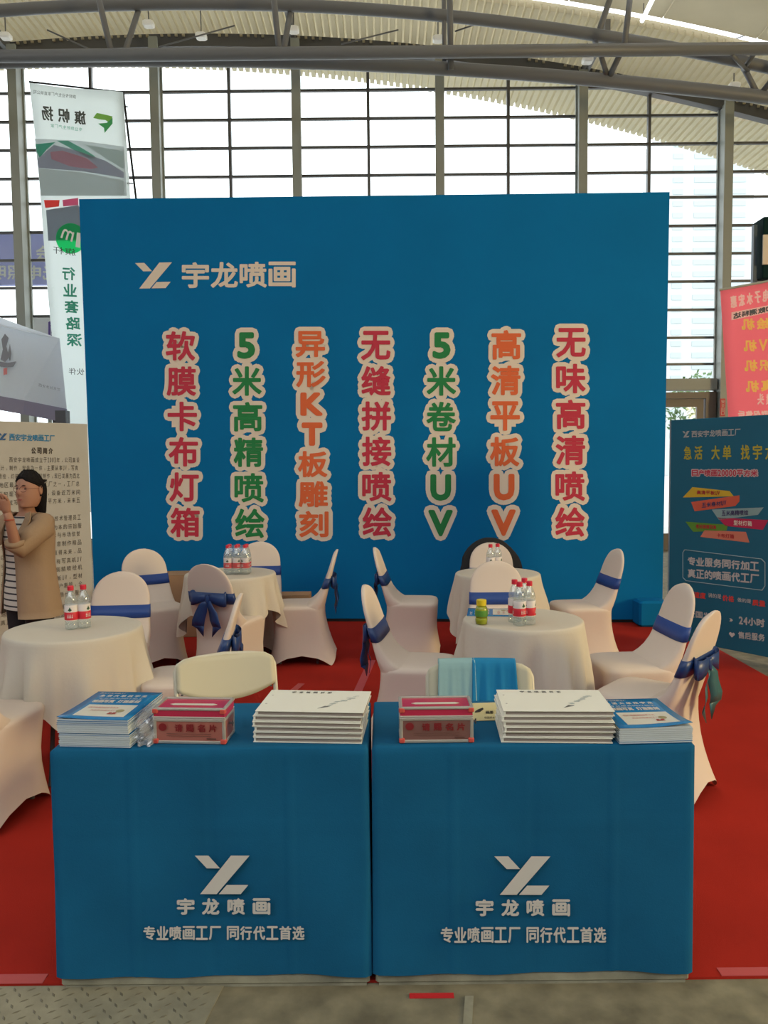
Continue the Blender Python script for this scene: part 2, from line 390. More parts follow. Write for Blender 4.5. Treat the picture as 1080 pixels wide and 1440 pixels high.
# ---- outside: pavement, tower, blue sign
m_tower = mat('pale_tower_wall', (0.52, 0.55, 0.55), 0.8); m_win = mat('pale_window_band', (0.42, 0.49, 0.50), 0.4)
tw = empty('tower_block', (34, 80, 0), label='pale high-rise tower outside the glass seen right of the backdrop', cat='building')
MB().box((32.3, 82, 17), (9, 6, 34)).build('tower_wall', m_tower, tw)
for k in range(26):
    for dx, ww in ((-3.0, 1.0), (-.2, 2.4), (2.9, 1.6)):
        MB().box((32.3 + dx, 78.98, 4 + k * 1.14), (ww, .1, .5)).build('window', m_win, tw)
m_sky_sign = mat('periwinkle_sign', (0.46, 0.50, 0.98), 0.6)
sgn = Plane((0, 14.7, 0), (0, -1, 0))
sg = empty('blue_sign', at(20, 365, 14.7), label='blue signboard with white reversed characters outside the glass at far left', cat='sign')
MB().box(at(-20, 366, 14.75), (3.1, .1, .93)).build('board', m_sky_sign, sg)
bt = MB(); put_text(bt, '会', rectq(sgn, 50, 346, 72, 366), sgn.n, .01, mirror=True, bold=.008, discs=False)
put_text(bt, '光电照明产', rectq(sgn, -40, 374, 84, 393), sgn.n, .01, mirror=True, bold=.007)
bt.build('lettering', mat('white_sign_letter', (.85, .87, .9), .6, emit=(1, 1, 1), estr=.0), sg)
for x_ in (-3.0, -3.0 - 2.6):
    pass
MB().tube([at(-60, 366, 14.8), Vector((at(-60, 366, 14.8).x, 14.8, 0))], .05).build('post', m_steel, sg)
MB().tube([at(78, 366, 14.8), Vector((at(78, 366, 14.8).x, 14.8, 0))], .05).build('post', m_steel, sg)
pg = empty('purple_sign', at(70, 465, 14.6), label='small white outdoor sign with a purple character beyond the flag', cat='sign')
MB().box(at(66, 463, 14.66), (.75, .06, .5)).build('board', mat('sign_white', (.85, .85, .9), .6), pg)
bt = MB(); put_text(bt, '同', rectq(Plane((0, 14.6, 0), (0, -1, 0)), 68, 453, 86, 474), Vector((0, -1, 0)), .012, mirror=True, bold=.01); bt.build('lettering', mat('purple_print', (.16, .10, .40), .6), pg)
MB().tube([at(66, 475, 14.75), Vector((at(66, 475, 14.75).x, 14.75, 0))], .04).build('post', m_steel, pg)
# bushes outside the doorway
m_leaf = mat('green_leaves', (0.10, 0.17, 0.06), 0.8)
def bush(c, r_, n):
    b = MB()
    for _ in range(n):
        d = Vector((random.gauss(0, 1), random.gauss(0, 1), random.gauss(0, 1))).normalized() * r_ * random.uniform(.6, 1); p = Vector(c) + d
        q = Vector((random.uniform(-1, 1), random.uniform(-1, 1), random.uniform(-1, 1))).normalized() * .09; t = q.orthogonal().normalized() * .05
        b.add([p - q, p + t, p + q, p - t], [(0, 1, 2, 3)])
    return b
e = empty('outdoor_tree', (8.4, 22, 0), label='leafy green tree outside the doorway glass at the right', cat='tree')
tr_ = bush((9.0, 22, 3.0), 1.1, 700).build('foliage', m_leaf, e); tag(tr_, kind='stuff')
MB().tube([(9.0, 22, 0), (9.05, 22, 1.5), (9.0, 22, 2.8)], [.12, .09, .05]).build('trunk', m_brown, e)

# ================================================================== FLOOR COVERINGS
YC0 = gnd(40, 1387).y; XR = 2.83
cp = MB(); n = 40
P = [[Vector((-4.4 + (XR + 4.4) * i / n, YC0 + (8.25 - YC0) * j / n, 0.008)) for j in range(n + 1)] for i in range(n + 1)]
cp.slab(P, (0, 0, 1), .0078)
carpet = cp.build('carpet', m_carpet); tag(carpet, 'large red exhibition carpet covering the booth floor', 'carpet')
def strip(px, wd, name, label, mt, z=.0095):
    p = [gnd(x, y) for x, y in px]; d = (p[1] - p[0]).normalized(); s = Vector((-d.y, d.x, 0)) * wd / 2
    b = MB(); b.prism([p[0] + s + Vector((0, 0, z + .001)), p[0] - s + Vector((0, 0, z + .001)), p[1] - s + Vector((0, 0, z + .001)), p[1] + s + Vector((0, 0, z + .001))], (0, 0, 1), .001)
    return tag(b.build(name, mt), label, 'tape')
ya = YC0 + .022
b = MB(); b.box(((-4.4 - 1.06) / 2, ya, .0095), (3.3, .045, .0012)); tag(b.build('edge_tape', m_tape), 'faded red tape strip along the carpet front edge left of the desks', 'tape')
b = MB(); b.box(((XR + 1.03) / 2 + .01, ya, .0095), (XR - 1.03, .04, .0012)); tag(b.build('edge_tape', m_tape), 'faded red tape strip along the carpet front edge right of the desks', 'tape')
strip([(497, 988), (523, 930)], .06, 'seam_tape', 'pinkish seam tape running up the carpet behind the desk gap', m_tape)
strip([(410, 975), (424, 963)], .05, 'seam_tape', 'short pinkish tape piece on the carpet right of the left folding chair', m_tape)
rt = mat('bright_red_tape', (0.55, 0.02, 0.025), 0.5)
p = gnd(607, 1401); MB_ = MB().box((p.x, p.y, .002), (.135, .022, .002)); tag(MB_.build('floor_tape', rt), 'bright red tape mark on the concrete before the right desk', 'tape')
# checker plate lower left
pts = [gnd(310, 1397), gnd(268, 1480)]
yt = YC0 - .004
e = empty('checker_plate', (-1.6, 2.2, 0), label='raised tread steel checker plate on the floor at the lower left', cat='floor plate', kind='thing')
k = (pts[1].x - pts[0].x) / (pts[1].y - pts[0].y)
xr = lambda y: pts[0].x + k * (y - pts[0].y)
MB().prism([(-4.4, 1.2, .004), (xr(1.2), 1.2, .004), (xr(yt), yt, .004), (-4.4, yt, .004)], (0, 0, 1), .004).build('steel_sheet', m_plate, e)
tb = MB(); sx, sy = .052, .040; j = 0; y = 1.7
while y < yt - .015:
    i = 0; x = -1.65 + (j % 2) * sx / 2
    while x < xr(y) - .03:
        a = R(35) if (i + j) % 2 else R(-55)
        d = Vector((math.cos(a), math.sin(a), 0)) * .014; s = Vector((-d.y, d.x, 0)).normalized() * .0042
        c = Vector((x, y, .004))
        tb.add([c - d, c + s, c + d, c - s, c + Vector((0, 0, .0022)) - d * .4, c + Vector((0, 0, .0022)) + d * .4], [(0, 3, 5, 4), (0, 4, 1), (1, 4, 5), (1, 5, 2), (3, 2, 5)])
        x += sx; i += 1
    y += sy * .62; j += 1
tag(tb.build('tread', m_tread, e), kind='stuff')
# slab joint plates on the concrete in front
for (x0, x1, nm, lb) in ((652, 664, 'joint_strip', 'narrow worn metal joint strip in the concrete below the right desk'),):
    a, c = gnd(x0 + 2, 1402), gnd(x0 - 4, 1480); a2, c2 = gnd(x1 + 2, 1402), gnd(x1 - 2, 1480)
    tag(MB().prism([a + Vector((0, 0, .004)), c + Vector((0, 0, .004)), c2 + Vector((0, 0, .004)), a2 + Vector((0, 0, .004))], (0, 0, 1), .004).build(nm, m_base), lb, 'floor strip')

# ================================================================== BACKDROP
BL, BR = gnd(134, 874), gnd(931, 877)
bx = (BR - BL); bx.z = 0; W = bx.length; bx.normalize(); bn = Vector((bx.y, -bx.x, 0))   # facing camera
bp = Plane(BL + bn * .0, bn); HB = 4.32
back = empty('backdrop_wall', (BL + BR) / 2, label='huge bright blue printed backdrop with logo and seven slogan columns', cat='backdrop', kind='thing')
b = MB(); rot = Matrix((bx, -bn, Vector((0, 0, 1)))).transposed()
b.prism([BL + Vector((0, 0, .04)), BR + Vector((0, 0, .04)), BR + Vector((.02, 0, 4.167)), BL + Vector((-.02, 0, 4.285))], bn, .12); b.build('banner_panel', m_blue, back)
MB().box((BL + BR) / 2 - bn * .05 + Vector((0, 0, .0255)), (W - .02, .08, .033), rot).build('base_rail', m_black, back)
for u in (.15, .5, .85):
    p = BL.lerp(BR, u) - bn * .12
    MB().tube([p + Vector((0, 0, 0.05)), p + Vector((0, 0, 4.1))], .025).build('upright', m_steel, back)
    MB().tube([p - bn * .7 + Vector((0, 0, 0.04)), p + Vector((0, 0, 2.6))], .02).build('brace', m_steel, back)
# logo
b = MB(); put_logo(b, pq(bp, [(190, 370), (242, 369), (241, 405), (191, 406)]), bn, .003); b.build('logo', m_outl, back)
b = MB()
for k, ch in enumerate('宇龙喷画'):
    x0 = 257 + k * 40.6; put_glyph(b, ch, rectq(bp, x0, 370 - k * .3, x0 + 36, 404 - k * .3), bn, .003, .008)
b.build('title_lettering', m_outl, back)
colsT = [('软膜卡布灯箱', (254, 486.5), (260.5, 734.5), m_red, 'crimson slogan column, first from the left'),
         ('5米高精喷绘', (346.5, 486), (351.5, 736), m_green, 'green slogan column beginning with 5, second from the left'),
         ('异形KT板雕刻', (436.5, 484), (441.5, 737), m_orange, 'orange slogan column with KT'),
         ('无缝拼接喷绘', (528.5, 486), (530.5, 734), m_red, 'crimson slogan column in the middle'),
         ('5米卷材UV', (621, 486), (619.5, 735.5), m_green, 'green slogan column ending in UV'),
         ('高清平板UV', (712, 485), (708, 735), m_orange, 'orange slogan column ending in UV'),
         ('无味高清喷绘', (803, 482), (801.5, 734), m_red, 'crimson slogan column, last on the right')]
for s, (x0, y0), (x1, y1), m_, lb in colsT:
    n = len(s); fg = MB(); ol = MB(); hh = 41 if n == 6 else 36.5
    for k, ch in enumerate(s):
        u = k / (n - 1); cx, cy = x0 + (x1 - x0) * u, y0 + (y1 - y0) * u
        ww = 41 if ord(ch) > 256 else {'5': 29, 'K': 35, 'T': 33, 'U': 33, 'V': 38}[ch]
        q = rectq(bp, cx - ww / 2 + 1, cy - hh / 2 + 1, cx + ww / 2 - 1, cy + hh / 2 - 1)
        bo = .0085 if ord(ch) > 256 else .015
        if ord(ch) < 256: q = rectq(bp, cx - ww / 2 + 4, cy - hh / 2 + 4, cx + ww / 2 - 4, cy + hh / 2 - 4)
        put_glyph(fg, ch, q, bn, .0055, bo)
        put_glyph(ol, ch, q, bn, .0020, .0505 if ord(ch) > 256 else .062)
        # fill the counters of the cream outline so it reads as a solid plate
        if n >= 6 and ord(ch) > 256:
            ol.add([p_ + bn * .0018 for p_ in rectq(bp, cx - 15, cy - 15, cx + 15, cy + 15)], [(0, 1, 2, 3)])
    o = fg.build('slogan', m_, back); o['label'] = lb
    ol.build('slogan_outline', m_outl, o)
# blue draped foot at right end
c = gnd(925, 884)
fb = MB(); fb.box((c.x - .03, c.y + .13, .135), (.28, .22, .25), bev=.02); tag(fb.build('draped_box', m_blue), 'low blue draped box at the foot of the backdrop right corner', 'box')
# stray cartons
for (px, py, w_, h_, d_, lb) in ((240, 858, .42, .34, .3, 'brown cardboard carton behind the left rear covered chair'), (410, 852, .42, .10, .28, 'flat brown carton on floor behind the bow chair')):
    pass

# ================================================================== SIDE POSTERS
def board(name, label, PL, PR, h, m_, th=.03):
    d = PR - PL; d.z = 0; L_ = d.length; d.normalize(); nn = Vector((d.y, -d.x, 0))
    if nn.dot(CAM - PL) < 0: nn = -nn
    e = empty(name, (PL + PR) / 2, label=label, cat='poster board')
    rt_ = Matrix((d, nn.cross(d) if False else Vector((-d.y, d.x, 0)), Vector((0, 0, 1)))).transposed()
    MB().box((PL + PR) / 2 - nn * th / 2 + Vector((0, 0, h / 2 + .025)), (L_, th, h - .05), rt_, .004).build('panel', m_, e)
    for P_ in (PL.lerp(PR, .04), PL.lerp(PR, .96)):
        MB().box(P_ - nn * (th + .02) + Vector((0, 0, h * .45 + .02)), (.03, .03, h * .88), rt_).build('support_post', m_steel, e)
        MB().box(P_ - nn * .12 + Vector((0, 0, .024)), (.05, .36, .028), rt_).build('foot', m_steel, e)
    return e, Plane(PL, nn), nn
m_poster = mat('cream_poster', (0.45, 0.44, 0.41), 0.7, var=.02)
pr = Vector(((126.5 - 540) * 6.3 / 1100, 6.3, 0)); tdir = Vector((1, 1.2, 0)).normalized()
e, lp, ln = board('profile_poster', 'cream company profile poster standing behind the woman at left', pr - tdir * 1.5, pr, 1.95, m_poster)
b = MB(); put_logo(b, pq(lp, [(-3, 609), (10, 609.5), (8.5, 619), (-3, 619)]), ln, .003)
b.build('logo', mat('print_navy_blue', (.02, .10, .28), .7), e)
b = MB(); put_text(b, '西安宇龙喷画工厂', pq(lp, [(12.5, 610), (77, 612.5), (77, 620.5), (12.5, 619.5)]), ln, .003, bold=.0015); b.build('title_lettering', mat('print_mid_blue', (.02, .20, .42), .7), e)
b = MB(); put_text(b, '公司简介', pq(lp, [(43, 629.5), (75, 630), (75, 638), (43, 638)]), ln, .003, bold=.002, gap=.3)
para = [(647, 12, '西安宇龙喷画成立于2003年，公司集设', 112, .004), (658, 0, '计，制作，安装为一体，主要从事UV，写真', 110, 0), (669, -3, '喷绘，灯箱，展架，旗帜制作，现已发展为西北', 112, -.008),
        (680, -2, '地区最具规模的喷绘工厂之一，工厂总', 112, -.02), (692, -4, '面积现有两千平方米，设备近万米间', 113, -.03), (703, -4, '年完成写真喷绘20000平方米，未来五', 113, -.04),
        (727, 0, '公司拥有多名经验丰富的技术管理员工', 114, -.058), (739, 0, '本着以客户为先以质量为本的宗旨服', 115, -.066), (750, 0, '务于各行各业以精湛技术与市场信誉', 113, -.075), (762, 0, '宇龙人以信立业全心全意制作精品', 115, -.083),
        (774, 0, '以实力创造品牌以诚信赢得未来，品', 115, -.092), (786, 0, '宇龙喷画工厂，公司现有写真机UV', 115, -.10), (797, 0, '平板与卷材UV，五米高精喷绘机', 116, -.108), (809, 0, '设备齐全，制作UV，平板UV，型材', 116, -.115),
        (820, 0, '型材灯箱产品欢迎新老客户惠顾，全', 116, -.122), (832, 0, '力以赴为广告同行提供优质代工服务', 118, -.13), (852, 0, '地址，西安，联系我们', 95, -.14), (863, 0, '真正的喷画代工厂同行首选', 92, -.145)]
for y, x0, s, x1, sl in para:
    h_ = 7.0
    put_text(b, s, pq(lp, [(x0, y - h_ / 2 - sl * (x1 - x0)), (x1, y - h_ / 2 ), (x1, y + h_ / 2), (x0, y + h_ / 2 - sl * (x1 - x0))]), ln, .003, gap=.25)
b.build('body_lettering', mat('print_dark_grey', (.07, .06, .055), .7), e)

m_teal = mat('teal_blue_poster', (0.001, 0.11, 0.19), 0.6, var=.05, vscale=2)
pl_ = Vector((402.5 / 1100 * 6.83, 6.83, 0)); td = Vector((1, -1.41, 0)).normalized()
e, rp, rn = board('service_poster', 'teal blue service poster with coloured ribbons standing at right', pl_, pl_ + td * 1.7, 1.96, m_teal)
MB().box(pl_ - rn * .02 + Vector((0, 0, .985)), (.03, .03, 1.94)).build('edge_strip', m_alu, e)
def plate(px, m_, nm, par, pl, nn, off=.002): 
    b = MB(); b.prism([p_ + nn * off for p_ in pq(pl, px)], nn, .0012); return b.build(nm, m_, par)
b = MB(); put_logo(b, pq(rp, [(960, 606.5), (970, 606), (970, 615), (960, 615.5)]), rn, .003)
put_text(b, '西安宇龙喷画工厂', pq(rp, [(972.5, 606.5), (1042, 603), (1042, 612), (972.5, 615)]), rn, .003, bold=.0015); b.build('title_lettering', mat('print_pale_grey', (.42, .42, .42), .7), e)
b = MB(); put_text(b, '急活 大单 找宇龙', pq(rp, [(960, 628), (1092, 625), (1092, 646), (960, 646)]), rn, .003, bold=.0025, gap=.3); b.build('headline_lettering', mat('print_mustard', (.45, .38, .03), .7), e)
b1, b2 = MB(), MB(); q = pq(rp, [(973, 661), (1066, 661), (1066, 669.5), (973, 669)])
put_text(b1, '日产喷画20000平方米', q, rn, .004, bold=.0015); o = b1.build('red_lettering', m_red, e)
put_text(b2, '日产喷画20000平方米', q, rn, .002, bold=.009, discs=True); b2.build('letter_outline', mat('print_pinkish', (.55, .42, .42), .7), o)
def ribbon_tag(px, col, s, tcol, tx):
    o = plate(px, mat('ribbon_' + s, col, .6), 'ribbon', e, rp, rn)
    b = MB(); put_text(b, s, pq(rp, tx), rn, .005, bold=.001); b.build('ribbon_lettering', tcol, o)
t_red = mat('print_dark_red', (.42, .03, .03), .7); t_nav = mat('print_navy', (.05, .04, .12), .7)
ribbon_tag([(974, 685), (1026, 690.5), (1032, 698), (960.5, 699.5)], (.62, .40, .02), '高清平板UV', t_red, [(980, 689.5), (1013, 690.5), (1013, 696), (980, 695)])
ribbon_tag([(972, 706), (1040, 696.5), (1040, 705), (1034, 711.5), (977, 719)], (.62, .10, .05), '五米卷材UV', t_nav, [(987, 707.5), (1022, 703.5), (1022, 710), (987, 714)])
ribbon_tag([(1001, 716.5), (1074, 713.5), (1066, 724), (1011, 731)], (.24, .36, .36), '五米高精喷绘', t_nav, [(1015, 718), (1053, 717), (1053, 724), (1015, 725.5)])
ribbon_tag([(964, 733.5), (1024, 738), (1022, 746), (975, 748)], (.10, .26, .02), '卷材高精写真', t_red, [(979, 737), (1008, 739), (1008, 744), (979, 743)])
ribbon_tag([(1009, 727.5), (1080.5, 731.5), (1073, 745), (1020, 739.5)], (.48, .012, .07), '型材灯箱', m_outl, [(1032, 731.5), (1058, 733), (1058, 740), (1032, 738)])
ribbon_tag([(991, 745.5), (1049, 748), (1054, 763), (985, 755)], (.62, .19, .12), '卡布灯箱', t_red, [(1008, 750), (1033, 751.5), (1033, 757.5), (1008, 755)])
fr_ = MB(); c8 = [(963, 773), (1071, 786), (1076, 791), (1076, 824), (1072, 830), (965, 816.5), (960.5, 812), (960.5, 777)]
for i in range(8): fr_.tube([rp.at(*c8[i], .003), rp.at(*c8[(i + 1) % 8], .003)], .0035, 4)
fr_.build('frame_line', mat('print_line_blue', (.30, .42, .46), .7), e)
b = MB(); put_text(b, '专业服务同行加工', pq(rp, [(967, 783), (1068, 791), (1068, 803), (967, 794)]), rn, .003, bold=.003)
put_text(b, '真正的喷画代工厂', pq(rp, [(967, 800), (1068, 808.5), (1068, 820.5), (967, 811.5)]), rn, .003, bold=.003)
put_text(b, '24小时', pq(rp, [(1039, 867), (1076, 871), (1076, 882), (1039, 877)]), rn, .003, bold=.003)
put_text(b, '售后服务', pq(rp, [(1038, 888), (1076, 892), (1076, 902), (1038, 897)]), rn, .003, bold=.002)
put_text(b, '全国发货', pq(rp, [(968, 858), (1010, 864), (1010, 872), (968, 867)]), rn, .003, bold=.002)
b.build('white_lettering', mat('print_grey_white', (.48, .47, .46), .7), e)
b = MB(); put_text(b, '拼的是', pq(rp, [(950, 828), (975, 832), (975, 838), (950, 834)]), rn, .003); put_text(b, '讲的是', pq(rp, [(996, 833.5), (1015, 836), (1015, 842), (996, 840)]), rn, .003)
put_text(b, '做的是', pq(rp, [(1037, 840), (1057, 843), (1057, 848.5), (1037, 846)]), rn, .003); b.build('grey_lettering', m_ink, e)
b = MB()
for s, q in (('速度', [(976, 832), (993, 834), (993, 842), (976, 840)]), ('价格', [(1016, 836.5), (1033, 838.5), (1033, 846.5), (1016, 844.5)]), ('质量', [(1058, 843), (1077, 845.5), (1077, 853), (1058, 851)])):
    put_text(b, s, pq(rp, q), rn, .004, bold=.002)
b.build('red_word_lettering', mat('print_bright_red', (.62, .05, .04), .7), e)
for cx, cy in ((1029, 872), (1029.5, 892)):
    c = rp.at(cx, cy, .003); up = Vector((0, 0, 1)); rr = td
    if cy < 880: poly = [(-.02, .012), (0, .012), (.012, 0), (0, -.012), (-.02, -.012), (-.008, 0)]
    else: poly = [(0, -.026), (-.026, 0), (-.02, .014), (-.009, .016), (0, .006), (.009, .016), (.02, .014), (.026, 0)]
    MB().prism([c + rr * x + up * y_ for x, y_ in poly], rn, .001).build('icon', m_ink, e)

# ================================================================== FLAG, TENT, RED BANNER, DARK BOX
m_flag = mat('white_flag_cloth', (0.66, 0.72, 0.70), 0.8, bump=.05, scale=6); fp = Plane((0, 10.2, 0), (0, -1, 0)); fn = fp.n
# let light through the flag cloth
def translucent(m_, col, fac=.45):
    N, L = nodes(m_); b_ = N['Principled BSDF']; t = N.new('ShaderNodeBsdfTranslucent'); t.inputs[0].default_value = (*col, 1)
    mx = N.new('ShaderNodeMixShader'); mx.inputs[0].default_value = fac
    L.new(b_.outputs[0], mx.inputs[1]); L.new(t.outputs[0], mx.inputs[2]); L.new(mx.outputs[0], N['Material Output'].inputs['Surface'])
translucent(m_flag, (0.95, .99, .98), .85)
flg = empty('banner_flag', at(160, 600, 10.2), label='tall white hanging flag banner with reversed green print beside the backdrop', cat='flag')
def flagpt(u, v):  # u 0..1 across, v 0..1 down
    L_ = (41 + 56 * v if v < .34 else 41 + 56 * v, 116 + (720 - 116) * v); Rr = (174 + 34 * v, 131 + (720 - 131) * v)
    p = at(L_[0] + (Rr[0] - L_[0]) * u, L_[1] + (Rr[1] - L_[1]) * u, 10.2); p.y += .03 * math.sin(u * 5 + v * 9); return p
MB().slab([[flagpt(i / 8, j / 24) for j in range(25)] for i in range(9)], (0, -1, 0), .003).build('flag_cloth', m_flag, flg, True)
MB().tube([at(173, 128, 10.25), at(192, 285, 10.25), at(262, 872, 10.25)], .014, 8).build('pole', m_black, flg)
MB().tube([at(41, 115, 10.22), at(175, 130, 10.22)], .012, 8).build('top_rod', m_black, flg)
for x_, y_ in ((172, 150), (179, 258)): MB().tube([at(x_, y_, 10.22), at(x_ + 8, y_, 10.24)], .008, 6).build('loop', m_black, flg)
foot = at(262, 872, 10.25); MB().lathe([(.22, 0), (.22, .03), (.05, .06), (.03, .3)], 16, (foot.x, foot.y, 0)).build('foot', m_black, flg)
MB().tube([Vector((foot.x, foot.y, .2)), foot], .014, 8).build('pole', m_black, flg)
def fplate(px, col, nm='printed_patch', off=.045):
    col = tuple(c ** .55 for c in col); m_ = mat('flag_' + nm + str(len(bpy.data.materials)), col, .8); translucent(m_, col, .85)
    return plate(px, m_, nm, flg, fp, fn, off)
fplate([(51, 197), (115, 200), (176, 208), (180, 277), (60, 277)], (.60, .64, .66), 'photo_ground')
fplate([(52, 205), (80, 202), (68, 212), (58, 224), (54, 215)], (.10, .45, .32), off=.048)
fplate([(82, 200), (98, 200), (120, 212), (136, 222), (130, 226), (110, 215)], (.18, .52, .40), off=.048)
fplate([(78, 206), (110, 214), (150, 228), (176, 244), (176, 252), (120, 243), (56, 238), (55, 226)], (.42, .42, .50), off=.050)
fplate([(73, 216), (90, 214), (125, 225), (140, 238), (130, 240), (100, 236), (75, 226)], (.80, .48, .56), off=.053)
fplate([(120, 205), (176, 215), (176, 240), (150, 224)], (.55, .62, .60), off=.049)
fplate([(57, 239), (120, 245), (176, 256), (178, 277), (60, 277)], (.62, .66, .66), off=.052)
fplate([(64, 283), (86, 283), (85, 292), (66, 294)], (.75, .06, .05), off=.048); fplate([(90, 283), (112, 280), (112, 290), (91, 292)], (.62, .10, .20), off=.048)
fplate([(67, 297), (112, 290), (140, 340), (70, 340)], (.20, .22, .26), 'photo_ground', off=.046)
mf_disc = mat('flag_green', (.10, .75, .38), .7); translucent(mf_disc, (.10, .85, .42), .8)
cc = fp.at(102, 337, .055); MB().prism([cc + Vector((math.cos(t * math.pi / 16) * .19, 0, math.sin(t * math.pi / 16) * .19)) for t in range(32)], fn, .002).build('green_disc', mf_disc, flg)
b = MB(); put_glyph(b, 'm', pq(fp, [(92, 323), (107, 329), (104, 342), (88, 336)]), fn, .060, .002, True); put_glyph(b, '1', pq(fp, [(111, 329), (116, 330), (115, 350), (109, 349)]), fn, .060, .002, True); b.build('white_lettering', mat('flag_white', (.8, .85, .8), .7), flg)
mf_black = mat('flag_black', (.06, .07, .06), .7)
b = MB(); put_text(b, '旗帜扬', pq(fp, [(57, 150), (126, 160), (126, 178), (58, 170)]), fn, .045, mirror=True, bold=.005, gap=.35)
b.build('brush_lettering', mf_black, flg); b = MB(); put_text(b, '旗帜专业生产厂家直销公司', pq(fp, [(49, 129), (109, 136), (109, 141), (49, 134)]), fn, .045, mirror=True)
b.build('small_lettering', mf_black, flg); b = MB(); put_text(b, '旗杆', pq(fp, [(77, 348), (110, 352), (110, 362), (77, 358)]), fn, .065, mirror=True)
b.build('pole_lettering', mf_black, flg); b = MB(); put_text(b, '伙伴', pq(fp, [(98, 518), (121, 519), (121, 528), (98, 527)]), fn, .045, mirror=True); b.build('lower_lettering', mf_black, flg)
b = MB(); put_text(b, '专业旗帜生产厂家', pq(fp, [(73, 176), (118, 182), (118, 187), (73, 181)]), fn, .045, mirror=True)
mf_green = mat('flag_green_ink', (.05, .42, .26), .7); b.build('tagline_lettering', mf_green, flg); b = MB()
for k, ch in enumerate('行业套路深'):
    put_glyph(b, ch, pq(fp, [(90 + k * 1.6, 377 + k * 23.2), (107 + k * 2.4, 378 + k * 23.2), (107 + k * 2.4, 395 + k * 23.2), (90 + k * 1.6, 394 + k * 23.2)]), fn, .045, .005, True)
b.build('green_lettering', mf_green, flg)
gm = [mat('leaf_a', (.20, .50, .08), .6), mat('leaf_b', (.05, .38, .12), .6)]
plate([(133, 168), (138, 161), (152, 164), (160, 166), (157, 176), (150, 171), (141, 170)], gm[0], 'leaf_logo', flg, fp, fn, .046)
plate([(140, 176), (152, 175), (160, 168), (160, 176), (149, 189), (148, 182)], gm[1], 'leaf_logo', flg, fp, fn, .047)

# ---- tent
tp = Plane((0, 9.0, 0), (0, -1, 0)); tn = tp.n
m_tent = mat('white_tent_canvas', (0.80, 0.82, 0.86), 0.8, bump=.15, scale=4, dist=.05); m_val = mat('grey_violet_valance', (0.30, 0.28, 0.36), 0.8)
translucent(m_tent, (.93, .95, .98), .75)
tent = empty('canopy_tent', at(-60, 800, 9.4), label='white canopy tent roof with grey ink drawing standing beyond the posters at left', cat='tent')
A0, A1 = at(-260, 600, 8.6), at(94, 575, 9.0); r0 = at(-260, 388, 9.9); r1 = at(34, 461, 9.9); r1b = at(84, 477, 9.5)
E0 = at(-260, 540, 8.9)
P = [[Vector((0, 0, 0))] * 2]
top = [at(-260, 395, 10.0), at(0, 447, 9.9), at(34, 460, 9.8), at(84, 477, 9.6)]
bot = [at(-260, 490, 8.6), at(0, 557, 8.9), at(34, 563, 8.9), at(94, 575, 9.0)]
MB().slab([top, bot], (0, .4, -.9), .01).build('roof_canvas', m_tent, tent)
v0 = [p_ + Vector((0, -.01, 0)) for p_ in bot]; v1 = [p_ - Vector((0, 0, .16)) for p_ in v0]
MB().slab([v0, v1], (0, -1, 0), .01).build('valance', m_val, tent)
q0 = bot[3]; q1 = top[3]; q2 = at(60, 580, 10.6) 
q2 = Vector((q0.x * (1 + .9 / q0.y) - .05, q0.y + .9, q0.z)); q3 = Vector((q1.x * (1 + .3 / q1.y) - .03, q1.y + .3, q1.z))
MB().slab([[q1, q3], [q0, q2]], (1, 0, .3), .01).build('roof_canvas', m_tent, tent)
MB().slab([[q0, q2], [q0 - Vector((0, 0, .16)), q2 - Vector((0, 0, .16))]], (1, 0, 0), .01).build('valance', m_val, tent)
tb_ = Vector((top[0].x, top[0].y + .3, top[0].z)); bb_ = Vector((bot[0].x, bot[0].y + 1.7, bot[0].z))
MB().slab([[top[0], top[3]], [tb_, q3]], (0, 0, -1), .01).build('roof_canvas', m_tent, tent)
MB().slab([[tb_, q3], [bb_, q2]], (0, .3, -.9), .01).build('roof_canvas', m_tent, tent)
for p_ in (bot[3], q2, bot[0], bb_):
    MB().box((p_.x - .06, p_.y + .02, p_.z / 2 - .02), (.12, .12, p_.z)).build('tent_leg', m_dark, tent)
tfn = (bot[1] - top[1]).cross(top[2] - top[1]).normalized(); tfn = tfn if tfn.y < 0 else -tfn
tf = Plane((top[1] + bot[1]) / 2, tfn)
m_ink2 = mat('grey_ink', (.22, .22, .25), .8)
def ink(px, nm='ink_drawing', m_=m_ink2, o_=.03): 
    MB().prism([p_ + tfn * o_ for p_ in pq(tf, px)], tfn, .002).build(nm, m_, tent)
ink([(3, 480), (8, 472), (13, 478), (10, 490), (14, 505), (8, 512), (2, 508), (5, 494)]); ink([(-8, 510), (12, 513), (24, 511), (20, 518), (8, 519), (-8, 517)])
ink([(12, 500), (15, 486), (17, 500), (15, 511)]); ink([(6, 521), (11, 520), (11, 529), (6, 530)], m_=mat('ink_red', (.6, .2, .2), .8))
b = MB(); put_text(b, '西安老城茶馆', pq(tf, [(55, 542), (86, 549), (86, 553), (55, 546)]), tfn, .03); b.build('small_lettering', m_ink2, tent)

